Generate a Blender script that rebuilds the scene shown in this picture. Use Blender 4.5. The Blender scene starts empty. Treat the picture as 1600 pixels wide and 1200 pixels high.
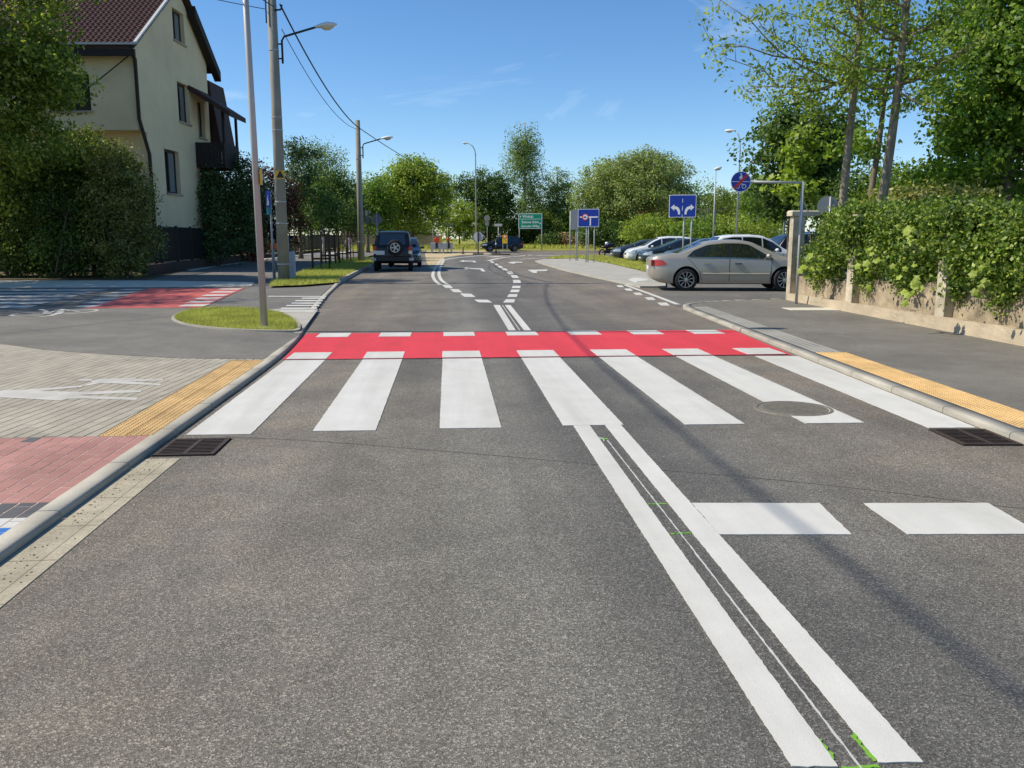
import bpy, bmesh, math, random
import numpy as np
from mathutils import Vector, Matrix, Euler

# ------------------------------------------------------------------ camera, world, sun, exposure
SC = bpy.context.scene
COL = SC.collection
FPX, YAW, PITCH, CAMH = 1330.0, math.radians(4.4), math.radians(9.73), 1.51
cam_d = bpy.data.cameras.new('camera')
cam_d.sensor_width = 36.0
cam_d.lens = FPX / 1600 * 36.0
cam_d.clip_start = 0.05
cam_d.clip_end = 5000
cam = bpy.data.objects.new('camera', cam_d)
COL.objects.link(cam)
cam.location = (0, 0, CAMH)
cam.rotation_euler = (math.radians(90) - PITCH, 0, -YAW)
SC.camera = cam

SUN_EL = math.radians(45.0)
SUN_DIR = Vector((-math.cos(math.radians(5.0)) * math.cos(SUN_EL), math.sin(math.radians(5.0)) * math.cos(SUN_EL), math.sin(SUN_EL)))
sun_d = bpy.data.lights.new('sun', 'SUN')
sun_d.energy = 4.4
sun_d.angle = math.radians(0.55)
sun_d.color = (1.0, 0.925, 0.80)
sun = bpy.data.objects.new('sun', sun_d)
COL.objects.link(sun)
sun.location = (-40, 0, 40)
sun.rotation_euler = (-SUN_DIR).to_track_quat('-Z', 'Y').to_euler()

world = bpy.data.worlds.new('World')
SC.world = world
world.use_nodes = True
wnt = world.node_tree
wnt.nodes.clear()
w_out = wnt.nodes.new('ShaderNodeOutputWorld')
w_bg = wnt.nodes.new('ShaderNodeBackground')
w_sky = wnt.nodes.new('ShaderNodeTexSky')
w_sky.sky_type = 'NISHITA'
w_sky.sun_disc = False
w_sky.sun_elevation = SUN_EL
w_sky.sun_rotation = math.atan2(SUN_DIR.x, SUN_DIR.y)
w_sky.altitude = 60
w_sky.air_density = 0.82
w_sky.dust_density = 0.2
w_sky.ozone_density = 3.2
w_bg.inputs['Strength'].default_value = 0.128
# thin high cirrus over the whole sky
w_tc = wnt.nodes.new('ShaderNodeTexCoord')
w_map = wnt.nodes.new('ShaderNodeMapping')
w_map.inputs['Scale'].default_value = (2.0, 2.0, 7.0)
w_map.inputs['Rotation'].default_value = (0.25, 0.35, 0.9)
w_noise = wnt.nodes.new('ShaderNodeTexNoise')
w_noise.inputs['Scale'].default_value = 1.7
w_noise.inputs['Detail'].default_value = 9
w_noise.inputs['Roughness'].default_value = 0.62
w_noise.inputs['Distortion'].default_value = 0.9
w_ramp = wnt.nodes.new('ShaderNodeMapRange')
w_ramp.inputs[1].default_value = 0.575
w_ramp.inputs[2].default_value = 0.86
w_ramp.inputs[3].default_value = 0.0
w_ramp.inputs[4].default_value = 0.42
w_mix = wnt.nodes.new('ShaderNodeMixRGB')
w_mix.inputs[2].default_value = (6.6, 7.4, 8.4, 1)
w_hsv = wnt.nodes.new('ShaderNodeHueSaturation')
w_hsv.inputs['Saturation'].default_value = 1.20
w_hsv.inputs['Value'].default_value = 1.0
L = wnt.links.new
L(w_tc.outputs['Generated'], w_map.inputs['Vector'])
L(w_map.outputs[0], w_noise.inputs['Vector'])
L(w_noise.outputs['Fac'], w_ramp.inputs[0])
L(w_sky.outputs[0], w_hsv.inputs['Color'])
L(w_hsv.outputs[0], w_mix.inputs[1])
L(w_ramp.outputs[0], w_mix.inputs[0])
L(w_mix.outputs[0], w_bg.inputs['Color'])
L(w_bg.outputs[0], w_out.inputs['Surface'])

SC.view_settings.view_transform = 'Standard'
SC.view_settings.look = 'None'
SC.view_settings.exposure = 0.30
SC.view_settings.gamma = 1.0
SC.view_settings.use_curve_mapping = False
SC.render.engine = 'CYCLES'
SC.cycles.max_bounces = 6
SC.cycles.transparent_max_bounces = 8

# ------------------------------------------------------------------ survey: photo measurements to metres on the ground
_F = (math.sin(YAW) * math.cos(PITCH), math.cos(YAW) * math.cos(PITCH), -math.sin(PITCH))
_R = (math.cos(YAW), -math.sin(YAW), 0.0)
_U = (_R[1]*_F[2]-_R[2]*_F[1], _R[2]*_F[0]-_R[0]*_F[2], _R[0]*_F[1]-_R[1]*_F[0])
def ray(px, py):
    return [_F[i] + (px-800)/FPX*_R[i] + (600-py)/FPX*_U[i] for i in range(3)]
def gp(px, py, z=0.0):
    v = ray(px, py); t = (z-CAMH)/v[2]
    return (v[0]*t, v[1]*t)
def at(px, py, D):
    """world point on the sight line at horizontal distance D ahead"""
    v = ray(px, py); k = v[0]*math.sin(YAW)+v[1]*math.cos(YAW); t = D/k
    return (v[0]*t, v[1]*t, CAMH+v[2]*t)
def cc(px, py, D):
    """the same in axes turned with the view (x right, y ahead)"""
    x, y, z = at(px, py, D)
    return (x*math.cos(YAW)-y*math.sin(YAW), D, z)
def vz(x, y, py):
    k = (600-py)/FPX
    return CAMH + (k*(x*_F[0]+y*_F[1])-(x*_U[0]+y*_U[1]))/(_U[2]-k*_F[2])

# ------------------------------------------------------------------ materials
def srgb(r, g, b):
    return tuple(((c/255)/12.92 if c/255 <= 0.04045 else ((c/255+0.055)/1.055)**2.4) for c in (r, g, b))
class NT:
    def __init__(s, name):
        s.m = bpy.data.materials.new(name); s.m.use_nodes = True
        s.t = s.m.node_tree; s.t.nodes.clear()
        s.out = s.t.nodes.new('ShaderNodeOutputMaterial')
    def n(s, typ, props=None, **inp):
        nd = s.t.nodes.new('ShaderNode'+typ)
        for k, v in (props or {}).items(): setattr(nd, k, v)
        for k, v in inp.items():
            key = int(k[1:]) if k[0] == 'i' and k[1:].isdigit() else k.replace('_', ' ')
            s.set(nd.inputs[key], v)
        return nd
    def set(s, sock, v):
        if isinstance(v, bpy.types.NodeSocket): s.t.links.new(v, sock)
        elif isinstance(v, bpy.types.Node): s.t.links.new(v.outputs[0], sock)
        elif isinstance(v, (tuple, list)) and len(v) == 3 and sock.type == 'RGBA': sock.default_value = (*v, 1)
        else: sock.default_value = v
    def pos(s): return s.n('NewGeometry').outputs['Position']
    def noise(s, scale, detail=4, rough=0.6, vec=None, dist=0.0):
        nd = s.n('TexNoise', Scale=scale, Detail=detail, Roughness=rough, Distortion=dist)
        s.set(nd.inputs['Vector'], vec if vec is not None else s.pos())
        return nd.outputs['Fac']
    def vor(s, scale, vec=None, out='Color'):
        nd = s.n('TexVoronoi', Scale=scale)
        s.set(nd.inputs['Vector'], vec if vec is not None else s.pos())
        return nd.outputs[out]
    def ramp(s, fac, stops):
        nd = s.n('ValToRGB'); cr = nd.color_ramp
        while len(cr.elements) < len(stops): cr.elements.new(0.5)
        for e, (p, c) in zip(cr.elements, stops):
            e.position = p; e.color = (*c, 1) if isinstance(c, (tuple, list)) else (c, c, c, 1)
        s.set(nd.inputs[0], fac); return nd.outputs[0]
    def mr(s, v, a, b, c=0.0, d=1.0):
        nd = s.n('MapRange'); s.set(nd.inputs[0], v)
        for i, q in enumerate((a, b, c, d)): nd.inputs[i+1].default_value = q
        return nd.outputs[0]
    def math(s, op, a, b=0.0):
        nd = s.n('Math', {'operation': op}); s.set(nd.inputs[0], a); s.set(nd.inputs[1], b); return nd.outputs[0]
    def mix(s, fac, a, b, mode='MIX'):
        nd = s.n('MixRGB', {'blend_type': mode}); s.set(nd.inputs[0], fac); s.set(nd.inputs[1], a); s.set(nd.inputs[2], b); return nd.outputs[0]
    def bump(s, h, strength=0.3, dist=0.01):
        nd = s.n('Bump', Strength=strength, Distance=dist); s.set(nd.inputs['Height'], h); return nd.outputs[0]
    def bsdf(s, **kw):
        nd = s.n('BsdfPrincipled', **kw); s.t.links.new(nd.outputs[0], s.out.inputs[0]); return nd

M = {}
def plain(name, col, rough=0.6, metal=0.0, var=0.12, scale=6.0, bump=0.0, bscale=60, **kw):
    t = NT(name)
    n1 = t.noise(scale, 5)
    c = t.mix(1.0, col, t.ramp(n1, [(0.3, 1-var), (0.7, 1+var*0.6)]), 'MULTIPLY') if var else col
    args = dict(Base_Color=c, Roughness=rough, Metallic=metal); args.update(kw)
    if bump: args['Normal'] = t.bump(t.noise(bscale, 3), bump, 0.01)
    t.bsdf(**args); M[name] = t.m; return t.m

def asphalt(name, near, far, ysplit=None, brown=0.5, grain=170, edges=True, contrast=1.0):
    t = NT(name); p = t.pos()
    sep = t.n('SeparateXYZ', i0=p)
    X, Y = sep.outputs[0], sep.outputs[1]
    cell = t.vor(grain, p); cellv = t.n('SeparateColor', i0=cell).outputs[0]
    fine = t.noise(420, 2, 0.7, p)
    big = t.noise(0.55, 6, 0.62, p, 0.4); mid = t.noise(3.2, 5, 0.6, p)
    base = near
    if ysplit is not None:
        yn = t.math('ADD', Y, t.math('MULTIPLY', t.math('SUBTRACT', big, 0.5), 2.0))
        base = t.mix(t.mr(yn, ysplit-0.8, ysplit+1.2), near, far)
    sp = t.ramp(cellv, [(0.0, 1-0.62*contrast), (0.45, 1-0.12*contrast), (0.8, 1+0.25*contrast), (1.0, 1+1.5*contrast)])
    c = t.mix(1.0, base, sp, 'MULTIPLY')
    c = t.mix(1.0, c, t.ramp(fine, [(0.3, 0.72), (0.7, 1.25)]), 'MULTIPLY')
    c = t.mix(1.0, c, t.ramp(big, [(0.3, 0.80), (0.7, 1.2)]), 'MULTIPLY')
    c = t.mix(1.0, c, t.ramp(mid, [(0.3, 0.90), (0.7, 1.1)]), 'MULTIPLY')
    if edges:
        sm = t.n('Mapping', Vector=p); sm.inputs['Scale'].default_value = (3.2, 0.16, 1)
        c = t.mix(1.0, c, t.ramp(t.noise(1.0, 5, 0.6, sm.outputs[0]), [(0.3, 0.88), (0.7, 1.10)]), 'MULTIPLY')
        dl = t.mr(t.math('ADD', X, t.math('MULTIPLY', big, 1.6)), -1.6, 0.9, 1.0, 0.0)
        dr = t.mr(t.math('ADD', X, t.math('MULTIPLY', big, 1.6)), 2.7, 5.0, 0.0, 1.0)
        e = t.math('MULTIPLY', t.math('MAXIMUM', dl, dr), t.ramp(t.noise(1.4, 5, 0.65, p), [(0.3, 0.25), (0.65, 1.0)]))
        c = t.mix(t.math('MULTIPLY', e, brown), c, t.mix(1.0, c, (1.52, 1.22, 0.90), 'MULTIPLY'))
        fr = t.math('MULTIPLY', t.mr(t.math('ADD', X, t.math('MULTIPLY', mid, 0.35)), 0.75, 1.15), t.mr(t.math('ADD', X, t.math('MULTIPLY', big, 1.2)), 2.2, 3.4, 1.0, 0.0))
        c = t.mix(t.math('MULTIPLY', fr, 0.75), c, t.mix(1.0, c, (0.74, 0.75, 0.77), 'MULTIPLY'))
        lw = t.math('MULTIPLY', t.mr(t.math('ADD', X, t.math('MULTIPLY', mid, 0.5)), -1.7, -0.6), t.mr(X, -0.2, 0.9, 1.0, 0.0))
        c = t.mix(t.math('MULTIPLY', lw, t.ramp(big, [(0.35, 0.2), (0.65, 1.0)])), c, t.mix(1.0, c, (1.16, 1.13, 1.06), 'MULTIPLY'))
        # worn darker lane middle and polished wheel tracks
        wt = t.n('Math', {'operation': 'SINE'}, i0=t.math('MULTIPLY', X, 4.1)).outputs[0]
        c = t.mix(1.0, c, t.mr(wt, -1, 1, 0.93, 1.07), 'MULTIPLY')
    hb = t.math('ADD', t.vor(grain, p, 'Distance'), t.math('MULTIPLY', fine, 0.4))
    t.bsdf(Base_Color=c, Roughness=t.mr(big, 0.3, 0.7, 0.72, 0.9), Normal=t.bump(hb, 0.55, 0.006), Specular_IOR_Level=0.35)
    M[name] = t.m
asphalt('asphalt_road', (0.162, 0.151, 0.128), (0.158, 0.147, 0.127), 11.0, brown=0.5, contrast=0.82)
asphalt('asphalt_path', (0.188, 0.174, 0.146), None, None, grain=230, edges=False, contrast=0.5)
asphalt('asphalt_side', (0.178, 0.166, 0.143), None, None, grain=200, edges=False, contrast=0.5)
asphalt('asphalt_lot', (0.150, 0.140, 0.124), None, None, grain=170, edges=False, contrast=0.6)

def paint(name, col, dirt=0.12, rough=0.65):
    t = NT(name); p = t.pos()
    g = t.noise(260, 2, 0.6, p); b = t.noise(2.4, 6, 0.65, p); w = t.noise(38, 5, 0.7, p)
    c = t.mix(1.0, col, t.ramp(b, [(0.3, 1-dirt), (0.7, 1.0)]), 'MULTIPLY')
    c = t.mix(1.0, c, t.ramp(g, [(0.25, 0.90), (0.6, 1.02)]), 'MULTIPLY')
    c = t.mix(t.ramp(w, [(0.66, 0.0), (0.80, 0.55)]), c, tuple(q*0.45 for q in col))
    sm = t.n('Mapping', Vector=p); sm.inputs['Scale'].default_value = (2.6, 0.22, 1)
    c = t.mix(1.0, c, t.ramp(t.noise(1.0, 6, 0.65, sm.outputs[0], 0.3), [(0.32, (0.86, 0.855, 0.84)), (0.62, 1.02)]), 'MULTIPLY')
    t.bsdf(Base_Color=c, Roughness=rough, Normal=t.bump(t.noise(190, 3, 0.6, p), 0.35, 0.004), Specular_IOR_Level=0.3); M[name] = t.m
paint('white_paint', (0.665, 0.645, 0.58))
paint('old_white_paint', (0.62, 0.59, 0.52), 0.25)
paint('red_paint', srgb(220, 66, 72), 0.10)
paint('faded_red_paint', srgb(204, 104, 96), 0.15)
paint('blue_paint', srgb(50, 118, 190), 0.1)
paint('green_spray', srgb(130, 190, 60), 0.3)
paint('chalk', (0.62, 0.62, 0.58), 0.3)

def speck(name, col, var=0.2, s1=120, s2=2.0, rough=0.85, island=0.0, stain=0.25, b=0.3):
    t = NT(name); p = t.pos()
    c = t.mix(1.0, col, t.ramp(t.noise(s1, 4, 0.7, p), [(0.3, 1-var), (0.7, 1+var)]), 'MULTIPLY')
    c = t.mix(1.0, c, t.ramp(t.noise(s2, 6, 0.65, p), [(0.3, 1-stain), (0.65, 1.08)]), 'MULTIPLY')
    if island:
        oi = t.n('ObjectInfo').outputs['Random']; ri = t.n('NewGeometry').outputs['Random Per Island']
        r = t.math('FRACT', t.math('ADD', oi, ri))
        c = t.mix(1.0, c, t.ramp(r, [(0.0, 1-island), (1.0, 1+island*0.8)]), 'MULTIPLY')
    t.bsdf(Base_Color=c, Roughness=rough, Normal=t.bump(t.noise(s1, 3, 0.6, p), b, 0.004), Specular_IOR_Level=0.25); M[name] = t.m
speck('kerb_concrete', srgb(170, 164, 150), 0.12, 140, 1.5, stain=0.22, island=0.06)
speck('gutter_concrete', srgb(176, 166, 142), 0.22, 60, 3.0, stain=0.3, island=0.08)
speck('grey_paver', srgb(168, 160, 142), 0.12, 160, 1.2, island=0.10, stain=0.16)
speck('red_paver', srgb(172, 126, 116), 0.12, 160, 1.8, island=0.12, stain=0.2)
speck('dark_paver', srgb(98, 98, 98), 0.12, 160, 2.0, island=0.08)
speck('light_sand', srgb(222, 196, 180), 0.15, 90, 4.0)
speck('joint_sand', srgb(122, 112, 98), 0.25, 90, 4.0)
speck('tactile_yellow', srgb(214, 177, 120), 0.12, 150, 2.0, island=0.08)
speck('footway_slab', srgb(172, 168, 156), 0.14, 120, 1.0, stain=0.2)
speck('beige_path', srgb(205, 198, 180), 0.12, 100, 1.0, stain=0.15)
speck('wall_render', srgb(186, 172, 148), 0.14, 40, 1.3, stain=0.42, b=0.5)
speck('wall_rubble', srgb(182, 166, 140), 0.12, 60, 1.4, stain=0.3, b=0.35)
speck('wall_weathered', srgb(166, 150, 124), 0.22, 34, 2.4, stain=0.55, b=0.7)
speck('pillar_concrete', srgb(196, 184, 160), 0.14, 40, 2.6, stain=0.5, b=0.4)
speck('pole_concrete', srgb(150, 146, 134), 0.10, 40, 1.1, stain=0.18)
speck('soil', srgb(92, 82, 60), 0.3, 20, 0.8)
speck('sand', srgb(196, 176, 136), 0.3, 60, 1.2)
speck('house_render', srgb(228, 207, 166), 0.04, 60, 0.5, stain=0.10, b=0.15)
speck('dark_brick', srgb(84, 66, 54), 0.2, 20, 1.5)
speck('beige_wall', srgb(176, 152, 118), 0.1, 10, 0.5, stain=0.2)

def grassmat(name, c1, c2, c3):
    t = NT(name); p = t.pos()
    r = t.n('NewGeometry').outputs['Random Per Island']
    c = t.ramp(r, [(0.0, c1), (0.5, c2), (0.9, c2), (1.0, c3)])
    c = t.mix(1.0, c, t.ramp(t.noise(1.6, 5, 0.65, p), [(0.3, 0.65), (0.7, 1.25)]), 'MULTIPLY')
    d = t.n('BsdfDiffuse', Color=c); tr = t.n('BsdfTranslucent', Color=c)
    mx = t.n('MixShader', i0=0.3); t.set(mx.inputs[1], d); t.set(mx.inputs[2], tr)
    t.t.links.new(mx.outputs[0], t.out.inputs[0]); M[name] = t.m
grassmat('grass_blade', srgb(158, 166, 66), srgb(204, 206, 106), srgb(228, 214, 148))
def turf(name, a, b):
    t = NT(name); p = t.pos()
    c = t.mix(t.ramp(t.noise(2.5, 6, 0.7, p), [(0.3, 0), (0.7, 1)]), a, b)
    c = t.mix(1.0, c, t.ramp(t.noise(60, 3, 0.7, p), [(0.3, 0.55), (0.7, 1.3)]), 'MULTIPLY')
    t.bsdf(Base_Color=c, Roughness=0.95, Normal=t.bump(t.noise(45, 4, 0.7, p), 0.8, 0.05), Specular_IOR_Level=0.1); M[name] = t.m
turf('turf', srgb(136, 140, 58), srgb(164, 160, 88))
turf('far_ground', srgb(92, 104, 52), srgb(120, 122, 72))

def leafmat(name, dark, mid, light, trans=0.38, rough=0.5, spec=0.35):
    t = NT(name); p = t.pos()
    g = t.n('NewGeometry'); r = g.outputs['Random Per Island']
    c = t.ramp(r, [(0.0, dark), (0.55, mid), (1.0, light)])
    c = t.mix(1.0, c, t.ramp(t.noise(0.9, 4, 0.6, p), [(0.3, 0.72), (0.7, 1.28)]), 'MULTIPLY')
    d = t.n('BsdfPrincipled', Base_Color=c, Roughness=rough, Specular_IOR_Level=spec)
    tc = t.mix(1.0, c, (1.25, 1.3, 0.55), 'MULTIPLY')
    tr = t.n('BsdfTranslucent', Color=tc)
    mx = t.n('MixShader', i0=trans); t.set(mx.inputs[1], d); t.set(mx.inputs[2], tr)
    t.t.links.new(mx.outputs[0], t.out.inputs[0]); M[name] = t.m
leafmat('leaf_maple', srgb(72, 102, 32), srgb(108, 138, 48), srgb(154, 176, 74), 0.45)
leafmat('leaf_ash', srgb(98, 122, 46), srgb(136, 158, 66), srgb(180, 194, 98), 0.48)
leafmat('leaf_lime', srgb(104, 128, 40), srgb(140, 160, 56), srgb(178, 188, 86), 0.42)
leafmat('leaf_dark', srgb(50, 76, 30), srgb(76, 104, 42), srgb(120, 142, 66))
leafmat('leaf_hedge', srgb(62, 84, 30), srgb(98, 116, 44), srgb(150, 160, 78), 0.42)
leafmat('leaf_bigtree', srgb(80, 104, 36), srgb(122, 140, 54), srgb(176, 184, 94), 0.48)
leafmat('leaf_olive', srgb(84, 96, 44), srgb(116, 124, 62), srgb(176, 168, 104))
leafmat('leaf_willow', srgb(104, 124, 60), srgb(140, 154, 84), srgb(182, 188, 126), 0.45)
leafmat('leaf_birch', srgb(84, 108, 56), srgb(116, 138, 78), srgb(158, 174, 112), 0.4)
leafmat('leaf_pine', srgb(54, 78, 44), srgb(78, 102, 58), srgb(112, 130, 78), 0.2)
leafmat('leaf_ivy', srgb(50, 76, 24), srgb(94, 122, 40), srgb(164, 178, 80), 0.32, 0.5, 0.35)
leafmat('leaf_young', srgb(136, 156, 58), srgb(162, 176, 78), srgb(196, 198, 104), 0.4)
leafmat('leaf_purple', srgb(70, 40, 40), srgb(92, 54, 48), srgb(120, 80, 62))
leafmat('blossom', srgb(200, 200, 176), srgb(220, 218, 200), srgb(236, 232, 220), 0.2)
leafmat('dry_brush', srgb(120, 96, 62), srgb(146, 118, 80), srgb(176, 150, 108), 0.2)
def bark(name, a, b):
    t = NT(name); p = t.pos()
    mp = t.n('Mapping', Vector=p); mp.inputs['Scale'].default_value = (14, 14, 3)
    n1 = t.noise(1.0, 6, 0.7, mp.outputs[0])
    c = t.mix(t.ramp(n1, [(0.35, 0), (0.65, 1)]), a, b)
    t.bsdf(Base_Color=c, Roughness=0.9, Normal=t.bump(n1, 0.7, 0.02)); M[name] = t.m
bark('bark', srgb(88, 76, 60), srgb(134, 120, 98))
bark('bark_ash', srgb(104, 94, 76), srgb(158, 148, 124))
bark('bark_birch', srgb(120, 112, 100), srgb(206, 200, 188))
bark('stake_wood', srgb(70, 48, 32), srgb(104, 76, 50))

plain('galvanised', srgb(176, 178, 176), 0.5, 0.2, 0.1, 9)
plain('steel_pole', srgb(180, 175, 168), 0.42, 0.15, 0.06, 4)
plain('dark_metal', srgb(52, 54, 54), 0.5, 0.4, 0.15)
plain('black_metal', srgb(24, 24, 25), 0.5, 0.2, 0.15)
plain('grate_iron', srgb(74, 60, 50), 0.7, 0.3, 0.3, 30, 0.3)
plain('manhole_iron', srgb(124, 118, 104), 0.75, 0.2, 0.3, 25, 0.4)
plain('void_black', (0.006, 0.006, 0.006), 0.9, 0, 0)
plain('lamp_white', srgb(226, 226, 218), 0.4, 0, 0.05)
plain('lamp_glass', srgb(214, 206, 178), 0.25, 0, 0.05)
plain('cable_black', srgb(30, 30, 32), 0.6, 0, 0)
plain('sign_back', srgb(142, 146, 148), 0.45, 0.5, 0.08)
plain('sign_blue', srgb(12, 52, 158), 0.35, 0, 0.05, 3)
plain('sign_white', srgb(232, 234, 236), 0.35, 0, 0.04, 3)
plain('sign_red', srgb(206, 30, 40), 0.35, 0, 0.04, 3)
plain('sign_green', srgb(0, 140, 104), 0.35, 0, 0.05, 3)
plain('sign_teal', srgb(40, 130, 150), 0.35, 0, 0.2, 3)
plain('sign_yellow', srgb(226, 180, 40), 0.4, 0, 0.08)
plain('sign_orange', srgb(232, 96, 40), 0.45, 0, 0.08)
plain('barrier_grey', srgb(176, 178, 182), 0.55, 0, 0.1)
plain('rubber', srgb(34, 34, 34), 0.8, 0, 0.2, 20)
plain('tyre', srgb(30, 30, 31), 0.85, 0, 0.15, 20)
plain('alloy', srgb(178, 178, 178), 0.3, 0.7, 0.05)
plain('alloy_dark', srgb(48, 48, 50), 0.6, 0.3, 0.05)
plain('trim_black', srgb(20, 20, 21), 0.5, 0, 0)
plain('seam', (0.012, 0.012, 0.012), 0.7, 0, 0)
plain('chrome', srgb(210, 210, 210), 0.12, 1.0, 0)
plain('tail_red', srgb(186, 16, 26), 0.12, 0, 0, Coat_Weight=0.6)
plain('head_clear', srgb(214, 220, 224), 0.08, 0.3, 0, Coat_Weight=1.0)
plain('plate_white', srgb(222, 224, 226), 0.4, 0, 0.03)
plain('glass_dark', (0.012, 0.016, 0.016), 0.04, 0, 0, Specular_IOR_Level=0.9, Coat_Weight=0.5)
plain('pane_dark', (0.02, 0.026, 0.024), 0.08, 0, 0.3, 0.6, Specular_IOR_Level=0.6)
plain('curtain', srgb(120, 124, 116), 0.8, 0, 0.15)
plain('window_frame', srgb(44, 34, 28), 0.6, 0, 0.1)
plain('dark_timber', srgb(40, 31, 26), 0.75, 0, 0.2, 10)
plain('roof_tile', srgb(98, 64, 54), 0.75, 0, 0.3, 7)
plain('roof_dark', srgb(70, 48, 42), 0.8, 0, 0.25, 8)
plain('gutter_white', srgb(196, 196, 190), 0.5, 0, 0.08)
plain('downpipe', srgb(44, 34, 30), 0.55, 0, 0.1)
plain('slate_roof', srgb(92, 92, 94), 0.7, 0, 0.2)
plain('red_roof', srgb(178, 96, 78), 0.8, 0, 0.15)
plain('off_white', srgb(222, 220, 210), 0.7, 0, 0.06)
plain('cloth_white', srgb(222, 216, 214), 0.9, 0, 0.08, 20)
plain('cloth_pink', srgb(214, 182, 186), 0.9, 0, 0.1, 20)
plain('skin', srgb(196, 148, 122), 0.6, 0, 0.05)
plain('hair', srgb(48, 36, 30), 0.7, 0, 0.2, 40)
plain('shoe', srgb(60, 60, 64), 0.7, 0, 0)
plain('bag', srgb(92, 92, 108), 0.8, 0, 0.1)
def carpaint(name, col, metal=0.35, dusty=0.12, coat=0.7):
    t = NT(name); p = t.pos()
    fl = t.noise(900, 1, 0.5, p)
    c = t.mix(1.0, col, t.mr(fl, 0.3, 0.7, 0.93, 1.07), 'MULTIPLY')
    z = t.n('SeparateXYZ', i0=p).outputs[2]
    dn = t.math('MULTIPLY', t.mr(z, 0.25, 0.55, 1.0, 0.0), t.ramp(t.noise(9, 5, 0.7, p), [(0.3, 0.3), (0.7, 1.0)]))
    c = t.mix(t.math('MULTIPLY', dn, dusty*2.5), c, srgb(150, 136, 112))
    t.bsdf(Base_Color=c, Roughness=t.math('ADD', t.mr(t.noise(4, 4, 0.6, p), 0.3, 0.7, 0.28, 0.40), t.math('MULTIPLY', dn, 0.2)), Metallic=metal, Coat_Weight=coat, Coat_Roughness=0.06); M[name] = t.m
carpaint('paint_beige_grey', srgb(176, 168, 154), 0.4)
carpaint('paint_black', srgb(14, 15, 19), 0.0, 0.02, 0.12)
carpaint('paint_navy', srgb(20, 23, 36), 0.1, 0.04, 0.35)
carpaint('paint_green_grey', srgb(58, 68, 68), 0.3, 0.08, 0.4)
carpaint('paint_white', srgb(230, 232, 232), 0.0, 0.06)
carpaint('paint_teal', srgb(44, 60, 66), 0.3, 0.08, 0.5)
carpaint('paint_blue_grey', srgb(74, 84, 98), 0.4)
carpaint('paint_silver', srgb(170, 172, 174), 0.6)

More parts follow.
